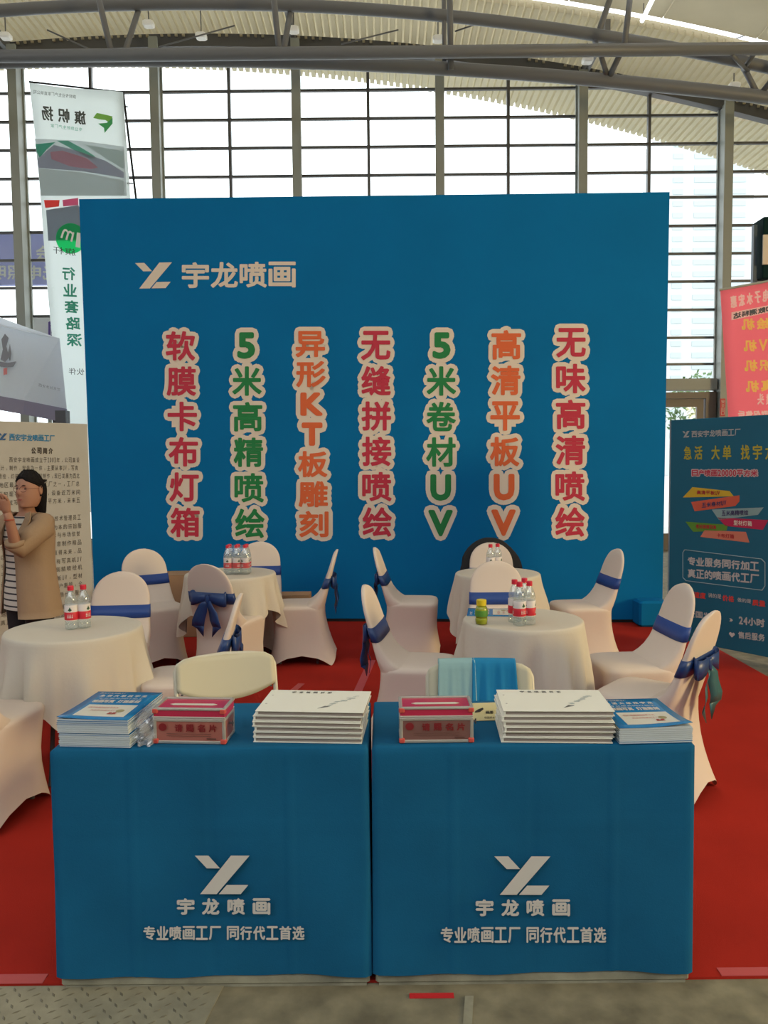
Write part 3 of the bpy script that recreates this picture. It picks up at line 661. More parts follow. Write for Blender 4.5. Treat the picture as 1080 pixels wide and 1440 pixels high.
# ---- red banner right
m_rb = mat('red_flag_cloth', (0.80, 0.10, 0.11), 0.8, bump=.04, scale=5); translucent(m_rb, (1.0, .42, .43), .92)
rbp = Plane((0, 9.2, 0), (0, -1, 0)); rbn = rbp.n
rb = empty('red_banner', at(1060, 600, 9.2), label='red hanging banner with reversed yellow and white characters at right edge', cat='banner')
MB().slab([[at(1013 + 17 * v + u * 190, 408 - 34 * u + (270 + 34 * u) * v, 9.2 + .02 * math.sin(9 * u + 4 * v)) for v in [j / 12 for j in range(13)]] for u in [i / 10 for i in range(11)]], (0, -1, 0), .004).build('banner_cloth', m_rb, rb, True)
MB().tube([at(1011, 408, 9.21), at(1205, 373, 9.21)], .014, 8).build('top_rod', m_steel, rb)
gp = at(1205, 373, 9.22); MB().tube([Vector((gp.x, gp.y, 0)), gp], .02, 8).build('pole', m_steel, rb)
gp = at(1120, 390, 9.26); MB().tube([Vector((gp.x, gp.y, 0)), gp], .02, 8).build('pole', m_steel, rb)
m_yel = mat('banner_yellow', (.90, .80, .25), .7); m_wh = mat('banner_white', (.90, .85, .84), .7); translucent(m_yel, (1, .95, .4), .6); translucent(m_wh, (1, .97, .95), .6)
b = MB()
for s, y, x0 in (('喷绘机', 456, 1042), ('UV机', 486, 1045), ('旗帜机', 514, 1046), ('写真机', 543, 1048)):
    s = s[::-1]; x = x0
    for k, ch in enumerate(s):
        wd = 17 if ord(ch) > 256 else 11
        put_glyph(b, ch, rectq(rbp, x, y - 7 - k * .8, x + wd, y + 8 - k * .8), rbn, .03, .006, True); x += wd + 4
b.build('yellow_lettering', m_yel, rb)
b = MB(); put_text(b, '众达电子水宏惠', pq(rbp, [(1024, 418), (1103, 403), (1103, 419), (1025, 434)]), rbn, .03, mirror=True, bold=.006, gap=.3)
put_text(b, '喷头', rectq(rbp, 1062, 554, 1086, 569), rbn, .03, mirror=True, bold=.005, gap=.3); put_text(b, '全国联保售后', rectq(rbp, 1036, 578, 1100, 590), rbn, .03, mirror=True, bold=.005)
b.build('white_lettering', m_wh, rb)
o = plate([(1027, 440), (1110, 424), (1110, 433.5), (1027, 451)], m_wh, 'white_patch', rb, rbp, rbn, .03)
b = MB(); put_text(b, '后印数测科达', pq(rbp, [(1029, 441.5), (1098, 428), (1098, 435), (1029, 449)]), rbn, .034, mirror=True, bold=.004); b.build('patch_lettering', mat('patch_black', (.06, .08, .10), .7), o)
# ---- dark box sign
db = empty('dark_sign_box', at(1150, 500, 10.0), label='dark green boxed sign with cream square high at the right edge', cat='sign')
c = at(1130, 352, 10.0); MB().box((c.x + .0, c.y, c.z), (1.16, .3, .75), bev=.01).build('sign_box', mat('dark_green_paint', (.004, .022, .022), .8, spec=.1), db)
c2 = at(1092, 351, 9.84); MB().box(c2, (.34, .02, .36)).build('cream_square', mat('cream_print', (.55, .50, .40), .6), db)
c3 = at(1060.5, 357, 9.95); MB().box(c3, (.045, .06, .70)).build('side_bar', mat('dark_blue_bar', (.02, .05, .08), .4), db)
MB().box((c.x - .5, c.y, c.z - .365), (.30, .04, .03)).build('bracket', m_dark, db)
for dx in (.2, .45): MB().box((c.x + dx, c.y, (c.z - .3) / 2), (.08, .08, c.z - .3)).build('post', m_dark, db)
# small red plate on the column
c = at(1001, 573, 13.604); c.x = 5.87; e = empty('red_plate', c, label='small vertical red plate with white characters on the right column', cat='sign')
MB().box(c, (.085, .02, .30)).build('plate', mat('plate_red', (.55, .03, .04), .5), e)
b = MB(); put_text(b, '安全出口', [c + Vector((-.03, -.012, .13)), c + Vector((.03, -.012, .13)), c + Vector((.03, -.012, -.13)), c + Vector((-.03, -.012, -.13))], Vector((0, -1, 0)), .001, vertical=True); b.build('plate_lettering', m_ink, e)

# ================================================================== COVERED CHAIRS
def superring(hw, yf, yr, z, n=48, p=.38, hem=None):
    cy, hd = (yf + yr) / 2, (yr - yf) / 2; out = []
    for k in range(n):
        a = 2 * math.pi * k / n; c, s_ = math.cos(a), math.sin(a)
        x = hw * math.copysign(abs(c) ** p, c); y = hd * math.copysign(abs(s_) ** p, s_)
        zz = z
        if hem is not None:
            m_ = min(abs(x) / hw, abs(y) / hd); arch = hem * (1 - min(1, m_ / .86) ** 2.2)
            zz = arch + (z if z > 0 else 0) * (1 - arch / .46)
        out.append(Vector((x, cy + y, zz)))
    return out
def yrear(z): return .202 + .095 * max(0, 1 - z / .42) ** 1.7
def seat_mesh():
    b = MB(); rs = []
    for t in [0, .04, .12, .25, .4, .55, .7, .82, .92, .97]:
        z = .46 * t; w_ = (t - .5) * 2
        hw = .192 + .030 * (max(0, -w_)) ** 1.5 + .022 * max(0, w_) ** 1.5
        yf = -(.200 + .030 * max(0, -w_) ** 1.5 + .012 * max(0, w_)); yr = yrear(z)
        rs.append(superring(hw, yf, yr, z if t > 0 else 0, hem=.085))
    for k, (s_, dz) in enumerate(((.985, .458), (.95, .470), (.86, .477), (.6, .482), (.3, .484))):
        rs.append([Vector((q.x * s_ * 1.0, -.02 + (q.y + .02) * s_, dz)) for q in superring(.214, -.212, .198, 0)])
    return b.rings(rs, False, True)
ZT = .905
def back_y(z): return yrear(z) + .003 if z < .44 else .205 + (z - .44) * .235 + .04 * (z - .44) ** 2
def back_ring(z, o=0.0, n=36, p=.55):
    zr = .70; hw = .204 - .016 * smoothstep(.46, .7, z) - .018 * (1 - smoothstep(.38, .45, z))
    if z > zr: hw *= max(.02, 1 - ((z - zr) / (ZT - zr)) ** 2.5) ** (1 / 2.1)
    yr = back_y(z); th = .055 - .022 * smoothstep(.45, .9, z); 
    if z > ZT - .03: th *= .55 + .45 * (ZT - z) / .03
    fil = .15 * math.exp(-max(0, z - .455) / .055)
    yf = yr - th - fil - o; yr += o; hw += o
    return superring(hw, yf, yr, z, n, p)
def back_mesh():
    zs = [.24, .30, .36, .40, .44, .46, .48, .50, .53, .57, .62, .67, .72, .76, .79, .82, .845, .865, .88, .89, .897, .902, ZT]
    rs = [back_ring(z) for z in zs]; return MB().rings(rs)
def band(z0, z1):
    return MB().rings([back_ring(z0, .002), back_ring(z0, .005), back_ring((z0 + z1) / 2, .006), back_ring(z1, .005), back_ring(z1, .002)], True, True)
def ribbon(pts, side, hw, th=.003):
    P = []
    for i, p in enumerate(pts):
        w_ = hw[i] if isinstance(hw, (list, tuple)) else hw
        P.append([Vector(p) - Vector(side) * w_, Vector(p), Vector(p) + Vector(side) * w_])
    nn = (P[1][1] - P[0][1]).cross(Vector(side)).normalized()
    return MB().slab(P, nn, th)
class B2: pass
def make_chair(bow=False, sash=m_sash, tails=m_bow):
    root = empty('banquet_chair')
    s_ = seat_mesh().build('seat_cover', m_white, root, True)
    bk = back_mesh().build('backrest_cover', m_white, root, True)
    band(.615, .695).build('sash', m_bow if bow else sash, root, True)
    if bow:
        y = back_y(.65) + .012
        for sg in (-1, 1):
            pts = []; hw = []
            for i in range(13):
                a = 2 * math.pi * i / 12; pts.append((sg * (.075 - .075 * math.cos(a)), y + .014 + .022 * math.sin(a) , .655 + .008 * math.sin(a * 2))); hw.append(.014 + .034 * math.sin(a / 2))
            ribbon(pts, (.0, 0, 1), hw).build('bow_loop', m_bow, root, True)
            pts = [(sg * .010, y + .02, .65), (sg * .028, y + .036, .61), (sg * .050, y + .028, .56), (sg * .068, y + .038, .50), (sg * .080, y + .030, .455)]
            b = ribbon(pts, (1, .25 * sg, 0), [.014, .030, .042, .046, .044])
            e0 = Vector(pts[-1]); b.prism([e0 + Vector((-.044, -.011 * sg, .002)), e0 + Vector((.044, .011 * sg, .002)), e0 + Vector((.044 if sg < 0 else .010, .0, -.075 if sg < 0 else -.02)), e0 + Vector((-.010 if sg < 0 else -.044, 0, -.02 if sg < 0 else -.075))], (0, 1, 0), .003)
            b.build('bow_tail', tails, root, True)
        MB().rings([[Vector((r_ * math.cos(a * math.pi / 5), y + .022 + .016 * math.sin(a * math.pi / 5), z)) for a in range(10)] for r_, z in ((.008, .625), (.018, .635), (.021, .655), (.018, .675), (.008, .683))]).build('bow_knot', m_bow, root, True)
    for sx in (-.13, .13):
        for yy in (-.15, .15):
            MB().tube([(sx, yy, .002), (sx, yy, .44)], .011, 8).build('leg', m_dark, root)
    return root
plain = make_chair(False); bowed = make_chair(True)
used = {False: False, True: False}
def chair(x, y, deg, bow, label, group, tails=None):
    src = bowed if bow else plain
    if not used[bow]: o = src; used[bow] = True
    else: o = copy_tree(src)
    o.location = (x, y, .008); o.rotation_euler = (0, 0, R(deg)); tag(o, label, 'chair', None, None); o['group'] = group
    if tails:
        for ch in o.children:
            if ch.name.startswith('bow_tail'): ch.data = ch.data.copy(); ch.data.materials[0] = tails
    return o
G1, G2 = 'covered chairs around the left tables', 'covered chairs around the right tables'
def bp_(px, Y): return (px - 540) / 1100 * Y
def place(px, Y, deg, *a, **k):   # px, Y give the top of the backrest; centre lies in front of it
    X = (px - 540 + (650 - 800) * 0) / 1100 * Y; d = Vector((math.sin(R(deg)), -math.cos(R(deg)))); return chair(X + d.x * .30, Y + d.y * .30, deg, *a, **k)
place(198, 6.54, 33, False, 'white covered chair with blue sash before the brown carton, angled at the left rear', G1)
place(364, 7.04, 2, False, 'white covered chair with blue sash behind the left rear table, facing out', G1)
place(471, 6.34, -89, True, 'white covered chair in profile facing left, beside the flat carton', G1)
place(287, 5.51, 158, True, 'white covered chair seen from behind with a big navy bow, before the left rear table', G1)
place(333, 4.22, -84, True, 'white covered chair seen edge-on behind the left cream folding chair', G1)
place(168, 5.15, 4, False, 'white covered chair with blue sash behind the two-bottle table', G1)
chair(-1.87, 3.57, 171, False, 'white covered chair cut by the left picture edge in front of the woman', G1)
place(528, 6.47, 84, True, 'white covered chair in profile facing right, with hanging bow, beside the right rear table', G2)
place(690, 6.77, 0, False, 'white covered chair with a black coat hung over its back', G2)
place(869, 6.19, -84, False, 'white covered chair facing left near the blue backdrop, right of the rear table', G2)
place(697, 5.51, 0, False, 'white covered chair with blue sash facing out behind the four-bottle table', G2)
place(514, 4.48, 80, True, 'white covered chair in profile facing right, left of the four-bottle table', G2)
place(964, 4.41, -86, False, 'white covered chair with blue sash facing left, right of the four-bottle table', G2)
m_sunlit_tail = mat('sunlit_satin', (0.03, 0.12, 0.14), 0.4)  # navy bow tails tinted teal as if sunlit
place(1004, 3.61, -131, True, 'white covered chair with navy bow and tails coloured as sunlit behind the right desk corner', G2, tails=m_sunlit_tail)

# ================================================================== ROUND TABLES
def table(X, Y, r, ph, lab, clab, hem=.36):
    t = empty('round_table', (X, Y, .008), label=lab, cat='table', group='round tables under white cloths')
    MB().lathe([(0.01, .715), (r - .01, .715), (r, .72), (r, .738), (r - .008, .742), (0.01, .742)], 48, (X, Y, .008)).build('tabletop', m_base, t)
    for k in range(4):
        a = ph + math.pi / 4 + k * math.pi / 2; c, s_ = math.cos(a), math.sin(a)
        MB().tube([(X + c * .16, Y + s_ * .16, .72), (X + c * .25, Y + s_ * .25, .01)], .012, 8).build('leg', m_dark, t)
    b = MB(); n = 144; rs = []
    for t_ in [0, .02, .06, .12, .2, .3, .4, .5, .6, .7, .8, .9, 1.0]:
        ring = []
        for k in range(n):
            a = 2 * math.pi * k / n; hz = hem - .11 * math.cos(4 * (a - ph)) ** 1 * 1.0
            z = .752 - (.752 - hz) * t_
            fold = (1.4 * abs(math.sin(a * 6 + ph * 3 + .6 * math.sin(a * 3 + ph))) - .7) * .8 + math.sin(a * 17 + 1.3 * ph) * .3 + math.sin(a * 5 + ph) * .3
            am = .052 * smoothstep(.03, .9, t_); rr = r + .004 + .045 * t_ ** .8 + am * fold - (.0 if t_ else .004)
            ring.append(Vector((X + rr * math.cos(a), Y + rr * math.sin(a), z + .008 - .004 * (1 if t_ == 0 else 0) * 0)))
        rs.append(ring)
    rs.reverse()
    for s_ in (.985, .9, .5, .1): rs.append([Vector((X + r * s_ * math.cos(2 * math.pi * k / n), Y + r * s_ * math.sin(2 * math.pi * k / n), .7615)) for k in range(n)])
    b.rings(rs, False, True); o = b.build('tablecloth', m_linen, None, True)
    tag(o, clab, 'tablecloth', 'white cloths on the round tables'); return Vector((X, Y, .7615))
TL_ = table(-1.645, 4.09, .340, .6, 'round table carrying two water bottles, beside the woman', 'white cloth with deep folds under two bottles beside the woman', .30)
BL_ = table(-1.215, 6.12, .348, .25, 'round table carrying the wrapped bottle pack', 'white cloth under the wrapped bottle pack', .38)
BR_ = table(.870, 5.98, .318, .5, 'round table before the chair with the black coat', 'white cloth on the table before the black coat', .36)
FR_ = table(.752, 4.22, .318, .9, 'round table carrying four bottles and a yellow-capped drink', 'white cloth under four bottles and a yellow-capped drink', .32)

# ================================================================== BOTTLES
m_pet = clear('clear_plastic', (0.90, 0.95, 0.96), 0.16, 0.06, .10); m_cap = mat('red_cap', (.65, .02, .05), .4)
m_lw = mat('label_white', (.72, .66, .64), .5); m_lr = mat('label_red', (.62, .02, .04), .5)
def make_bottle():
    root = empty('water_bottle'); r = .0325
    MB().lathe([(.02, 0), (r, .004), (r, .03), (r - .002, .035), (r, .045), (r, .125), (r - .003, .135), (r, .145), (r - .004, .165), (.018, .192), (.0125, .203), (.0125, .214)], 24).build('bottle_body', m_pet, root, True)
    MB().lathe([(.0155, .205), (.0158, .207), (.0158, .226), (.0145, .229)], 20).build('cap', m_cap, root)
    lb = MB().lathe([(r + .0006, .048), (r + .0012, .049), (r + .0012, .128), (r + .0006, .129)], 24).build('label', m_lw, root, True)
    MB().lathe([(r + .0014, .052), (r + .0020, .053), (r + .0020, .092), (r + .0014, .093)], 24).build('label_band', m_lr, lb, True, world=False)
    b = MB()
    for k in range(3):
        for q in range(4):
            a0 = -math.pi / 2 + k * 2 * math.pi / 3 - .42 + q * .22; rr = r + .0026
            ps = [Vector((rr * math.cos(a), rr * math.sin(a), z)) for a, z in ((a0, .064), (a0 + .15, .064), (a0 + .15, .084), (a0, .084))]
            b.add([ps[0], ps[1], ps[1].lerp(ps[2], .25), ps[0].lerp(ps[3], .25)], [(0, 1, 2, 3)]); b.add([ps[0].lerp(ps[3], .45), ps[1].lerp(ps[2], .45), ps[1].lerp(ps[2], .65), ps[0].lerp(ps[3], .65)], [(0, 1, 2, 3)])
            b.add([ps[0].lerp(ps[1], .4), ps[0].lerp(ps[1], .6), ps[3].lerp(ps[2], .6), ps[3].lerp(ps[2], .4)], [(0, 1, 2, 3)])
    b.build('label_lettering', m_lw, lb, world=False)
    b = MB()
    for k in range(3):
        a0 = -math.pi / 2 + k * 2 * math.pi / 3; rr = r + .0020
        b.add([Vector((rr * math.cos(a0 + dx), rr * math.sin(a0 + dx), .109 + dz)) for dx, dz in ((-.30, -.004), (-.14, .002), (0, .012), (.14, .002), (.30, -.004), (.1, -.010), (-.1, -.010))], [tuple(range(7))])
    b.build('label_mark', mat('label_green', (.01, .07, .03), .5), lb, world=False)
    return root
bot = make_bottle(); first = [True]
def bottle(x, y, z, lab, grp, rz=0):
    if first[0]: o = bot; first[0] = False
    else: o = copy_tree(bot)
    o.location = (x, y, z + .0008); o.rotation_euler = (0, 0, R(rz)); tag(o, lab, 'bottle', grp)
z = .7620
def tb_at(px, Y): return (px - 540) / 1100 * Y
for px, Y, lab, rz in ((94.5, 4.06, 'red-capped water bottle, the one nearer the woman on the folded-cloth table', 10), (112.5, 4.09, 'red-capped water bottle, the one farther from the woman on the folded-cloth table', 60)):
    bottle(tb_at(px, Y), Y, z, lab, 'two bottles on the left front table', rz)
k = 0
for j, Y in enumerate((6.03, 6.097)):
    for i in range(3):
        X = tb_at(328.5, 5.96) + (i - 1) * .0665
        bottle(X, Y, z, 'wrapped water bottle, ' + ['front row', 'rear row'][j] + ' of the pack, ' + ['on the carton side', 'in the middle', 'on the profile chair side'][i], 'bottles in the shrink-wrapped pack', 40 * k); k += 1
m_wrap = clear('shrink_wrap_film', (.96, .97, .98), .10, .12, .04)
cx = tb_at(328.5, 5.96)
b = MB(); rs = []
for z_, g in ((.765, .0), (.80, .002), (.90, .001), (.925, -.004), (.965, -.016), (.985, -.022)):
    ring = []
    for t in superring(.101 + g, 5.995 - g, 6.132 + g, z_, 28, .3): ring.append(Vector((cx + t.x, t.y, z_ + .001)))
    rs.append(ring)
b.rings(rs, True, True); tag(b.build('shrink_wrap', m_wrap, None, True), 'clear shrink wrap film around the six-bottle pack', 'wrap')
for px, Y, lab, rz in ((690, 5.90, 'red-capped water bottle before the black coat, the one nearer the profile chair', 0), (700, 5.94, 'red-capped water bottle before the black coat, the one on the backdrop corner side', 50)):
    bottle(tb_at(px, Y), Y, z, lab, 'two bottles on the right rear table', rz)
for px, Y, lab, rz in ((724, 4.12, 'rear-row water bottle of the four, nearest the yellow-capped drink', 0), (731, 4.04, 'front water bottle of the four, standing ahead of the others', 30), (738, 4.17, 'hindmost water bottle of the four, mostly hidden', 80), (745, 4.06, 'water bottle of the four on the side away from the yellow-capped drink', 70)):
    bottle(tb_at(px, Y), Y, z, lab, 'four bottles on the right front table', rz)
e = empty('juice_bottle', (tb_at(677, 4.08), 4.08, z + .0008), label='small bottle of yellow-green drink with a yellow cap', cat='bottle')
m_juice = mat('yellow_green_drink', (.30, .34, .02), .15, spec=.6)
MB().lathe([(.02, 0), (.030, .004), (.032, .02), (.032, .03), (.029, .036)], 24).build('bottle_base', m_juice, e, True, world=False)
MB().lathe([(.029, .036), (.033, .045), (.033, .075), (.030, .088), (.024, .098), (.020, .101)], 24).build('bottle_body', m_juice, e, True, world=False)
MB().lathe([(.0335, .044), (.0338, .046), (.0338, .074), (.0335, .076)], 24).build('label', mat('label_lime', (.10, .30, .04), .5), e, True, world=False)
MB().lathe([(.021, .1), (.0265, .101), (.0265, .128), (.024, .131)], 24).build('cap', mat('yellow_cap', (.75, .58, .02), .4), e, world=False)
# brochure on that table
p = Vector((tb_at(702, 4.44), 4.44, z + .004))
# ================================================================== DESKS
desks = []
def desk(xa, xb, lab, clab, seed):
    yf = 2.318; dep = .45; hgt = .751
    t = empty('display_desk', ((xa + xb) / 2, yf + dep / 2, 0), label=lab, cat='desk')
    cx_ = (xa + xb) / 2; W_ = xb - xa; i_ = .012
    MB().box((cx_, yf + dep / 2, hgt - .0125), (W_ - 2 * i_, dep - 2 * i_, .025)).build('desk_top', m_base, t)
    MB().box((cx_, yf + i_ + .009, hgt / 2 - .02), (W_ - 2 * i_, .018, hgt - .03)).build('front_panel', m_base, t)
    for x_ in (xa + i_ + .009, xb - i_ - .009): MB().box((x_, yf + dep / 2, hgt / 2 - .012), (.018, dep - 2 * i_ - .04, hgt - .028)).build('side_panel', m_base, t)
    MB().box((cx_, yf + dep / 2 + .004, .0265), (W_ - .004, dep - .004, .035), None, .006).build('base_plinth', m_base, t)
    # cloth: rounded rectangle rings
    rng = random.Random(seed); n = 220; rs = []; ph = rng.random() * 6
    per = 2 * (W_ + dep)
    def per_pt(s_):   # perimeter point + outward normal
        s_ = s_ % per
        if s_ < W_: return Vector((xa + s_, yf, 0)), Vector((0, -1, 0)), s_ / W_, 0
        s_ -= W_
        if s_ < dep: return Vector((xb, yf + s_, 0)), Vector((1, 0, 0)), s_ / dep, 1
        s_ -= dep
        if s_ < W_: return Vector((xb - s_, yf + dep, 0)), Vector((0, 1, 0)), s_ / W_, 2
        s_ -= W_
        return Vector((xa, yf + dep - s_, 0)), Vector((-1, 0, 0)), s_ / dep, 3
    # sample positions denser at corners
    S = []
    base = 0
    for L_, m_ in ((W_, 76), (dep, 34), (W_, 76), (dep, 34)):
        for i in range(m_): S.append(base + L_ * i / m_)
        base += L_
    zs_ = [0, .02, .05] + [.05 + .945 * i / 34 for i in range(1, 35)]
    for t_ in zs_:
        ring = []
        for s_ in S:
            p_, nn, u, side = per_pt(s_)
            corner = min(u, 1 - u)
            hemz = .045 + .003 * math.sin(s_ * 9 + ph) + .0025 * math.sin(s_ * 23 + ph * 2)
            z_ = hemz + (.7580 - hemz) * t_
            out = .0025 + .006 * (1 - t_) * (.5 + .5 * math.sin(s_ * 7 + ph))
            # pressed fold creases
            if side == 0:
                x_ = u * W_
                for c_ in (.25, .5, .75): out += .0022 * math.exp(-((x_ - W_ * c_) / .007) ** 2) * (1 if c_ != .5 else -.6)
                for c_ in (.27, .52): out += .0020 * math.exp(-((z_ - c_) / .006) ** 2)
                out += .003 * math.sin(x_ * 6 + ph) * (1 - t_) + .0022 * math.sin(x_ * 13 + z_ * 9 + ph)
            d_ = nn * out
            if t_ > .985: d_ -= nn * (t_ - .985) * .2
            q = p_ + d_
            cr = .012   # corner rounding
            if corner * (W_ if side in (0, 2) else dep) < 1e-6:
                q = p_ + (nn + per_pt(s_ - .001)[1]).normalized() * out * .6 
            ring.append(Vector((q.x, q.y, z_)))
        rs.append(ring)
    for k_, (ins, dz) in enumerate(((.003, .0045), (.008, .0065), (.03, .0070), (.10, .0072), (.18, .0070), (.222, .0070))):
        ring = []
        for s_ in S:
            p_, nn, u, side = per_pt(s_)
            x_ = min(max(p_.x, xa + ins), xb - ins); y_ = min(max(p_.y, yf + min(ins, dep / 2 - .002)), yf + dep - min(ins, dep / 2 - .002))
            ring.append(Vector((x_, y_, .7550 + dz)))
        rs.append(ring)
    o = MB().rings(rs, False, True).build('desk_cloth', m_cloth, None, True); tag(o, clab, 'tablecloth', None)
    return o, Plane((0, yf - .019, 0), (0, -1, 0))
dx = lambda px: at(px, 1393, 2.312).x
c1, dpl = desk(dx(83), dx(521), 'display desk under blue cloth at the left, with the lone checker plate before it', 'blue cloth on the left desk with printed white logo and slogan', 3)
c2, _ = desk(dx(527.5), dx(972), 'display desk under blue cloth at the right, red tape on the ground before it', 'blue cloth on the right desk with printed white logo and slogan', 8)
zz_ = .7630   # desk surface height
for o, x0, nm, ny, tl in ((c1, (274, 351, 1203, 1257), (249, 284, 320, 355.5, 24.5), (1263, 1286), (201, 429, 1302.5, 1321)), (c2, (695, 774, 1204, 1258), (669, 705, 740.5, 776.6, 24.8), (1264.5, 1288), (619, 853, 1304, 1325))):
    b = MB(); put_logo(b, rectq(dpl, x0[0], x0[2], x0[1], x0[3]), dpl.n, .001)
    o2 = b.build('printed_logo', m_ink, o)
    b = MB()
    for k, ch in enumerate('宇龙喷画'): put_glyph(b, ch, rectq(dpl, nm[k] + .8, ny[0] + .8, nm[k] + nm[4] - .8, ny[1] - .8), dpl.n, .001, .0021, discs=False)
    b.build('title_lettering', m_ink, o); b = MB()
    wt = tl[1] - tl[0]
    put_text(b, '专业喷画工厂', rectq(dpl, tl[0], tl[2], tl[0] + wt * .485, tl[3]), dpl.n, .001, .0013, gap=.14); b.build('slogan_lettering', m_ink, o); b = MB()
    put_text(b, '同行代工首选', rectq(dpl, tl[0] + wt * .515, tl[2], tl[1], tl[3]), dpl.n, .001, .0013, gap=.14)
    b.build('printed_lettering', m_ink, o)
# brochure on round table
# ================================================================== PRINTED STACKS
m_cov = mat('brochure_cover_blue', (0.005, 0.17, 0.42), 0.25, spec=.6)
m_cream = mat('cover_cream', (.62, .60, .52), .5)
def brochure(x, y, z_, rz, th, label, group, top=False, cover=True, w_=.225, d_=.285):
    e = empty('brochure', (x, y, z_), R(rz), label, 'brochure', group)
    MB().box((0, 0, th * .42), (w_ - .003, d_ - .003, th * .80), None).build('pages', m_page, e, world=False)
    cv = MB()
    if top:   # cover with the near corner lifting
        P = [[Vector((-w_ / 2 + w_ * i / 8, -d_ / 2 + d_ * j / 8, th * .93 + top[1] * .020 * max(0, (1 - j / 5)) ** 2 * max(0, ((i / 8) if top[0] > 0 else (1 - i / 8)) - .35) ** 1.5)) for j in range(9)] for i in range(9)]
        c_ = cv.slab(P, (0, 0, 1), .001).build('cover', m_cov, e, True, world=False)
        b = MB(); f = lambda u, v: Vector((-w_ / 2 + w_ * u, -d_ / 2 + d_ * v, th * .93 + .0006 + top[1] * .020 * max(0, (1 - v * 8 / 5)) ** 2 * max(0, (u if top[0] > 0 else 1 - u) - .35) ** 1.5))
        b.slab([[f(u, v) for v in (.10, .2, .3, .4, .5)] for u in (.16, .3, .5, .7, .88)], (0, 0, 1), .0003).build('cover_panel', m_cream, c_, world=False)
        b = MB(); up = Vector((0, 0, 1))
        q4 = lambda u0, v0, u1, v1: [f(u0, v1), f(u1, v1), f(u1, v0), f(u0, v0)]
        put_text(b, '西安宇龙喷画工厂', q4(.08, .90, .50, .945), up, .0004); put_text(b, '急活大单找宇龙', q4(.12, .79, .86, .86), up, .0004, .0008, gap=.3)
        put_text(b, '专业服务同行加工', q4(.16, .70, .84, .745), up, .0004); put_text(b, '喷画写真 灯箱雕刻', q4(.14, .57, .84, .67), up, .0004, .0010)
        b.build('cover_lettering', m_ink, c_, world=False)
        b = MB(); put_text(b, '日产喷画20000平方米', q4(.22, .36, .66, .41), up, .0008); put_text(b, '真正的喷画代工厂', q4(.3, .27, .68, .31), up, .0008); put_text(b, '品质', q4(.60, .17, .72, .23), up, .0008, .0006)
        b.build('panel_lettering', t_red, c_, world=False)
        MB().prism([f(.72 + .06 * math.cos(a * math.pi / 6) + .01, .29 + .05 * math.sin(a * math.pi / 6)) + up * .0006 for a in range(12)], (0, 0, 1), .0002).build('panel_mark', mat('ochre_mark' + str(len(bpy.data.materials)), (.30, .26, .12), .6), c_, world=False)
    else:
        cv.box((0, 0, th * .88), (w_, d_, th * .10)).box((0, 0, th * .03), (w_, d_, th * .06)).build('cover', m_cov if cover else m_page, e, world=False)
    return e
ordn = ['bottom', 'second', 'third', 'fourth', 'fifth', 'sixth', 'seventh', 'eighth', 'ninth', 'tenth', 'eleventh', 'twelfth', 'thirteenth', 'fourteenth', 'fifteenth', 'sixteenth']
px0, px1 = at(80, 1053, 2.44), at(183, 1053, 2.44)
bx_, by_ = -.890, 2.328 + .1425
N1 = 14; th = .0062
for k in range(N1):
    jx, jy = random.uniform(-.0015, .0015), random.uniform(-.0015, .0015)
    if k >= 7: jx -= .004; jy -= .002
    lab = 'blue company brochure, ' + (ordn[k] + ' from below' if k else 'the bottom one') + ', in the pile on the left desk' if k < N1 - 1 else 'glossy blue company brochure on top of the pile on the left desk'
    cvr = k in (0, 6, 11, 12)
    brochure(bx_ + jx + .015, by_ + jy, zz_ + k * th + (.0015 if k >= 7 else 0), -5, th, lab, 'brochures in the left pile', top=(-1, .6) if k == N1 - 1 else False, cover=cvr)
N2 = 8
for k in range(N2):
    jx, jy = random.uniform(-.0012, .0012), random.uniform(-.0012, .0012)
    lab = 'blue company brochure, ' + (ordn[k] + ' from below' if k else 'the bottom one') + ', in the pile on the right desk' if k < N2 - 1 else 'glossy blue company brochure with curled corner on top of the pile on the right desk'
    brochure(.812 + jx, 2.318 + .1425 + jy, zz_ + k * th, 2.0, th, lab, 'brochures in the right pile', top=(1, 1.3) if k == N2 - 1 else False, cover=(k in (0,)))
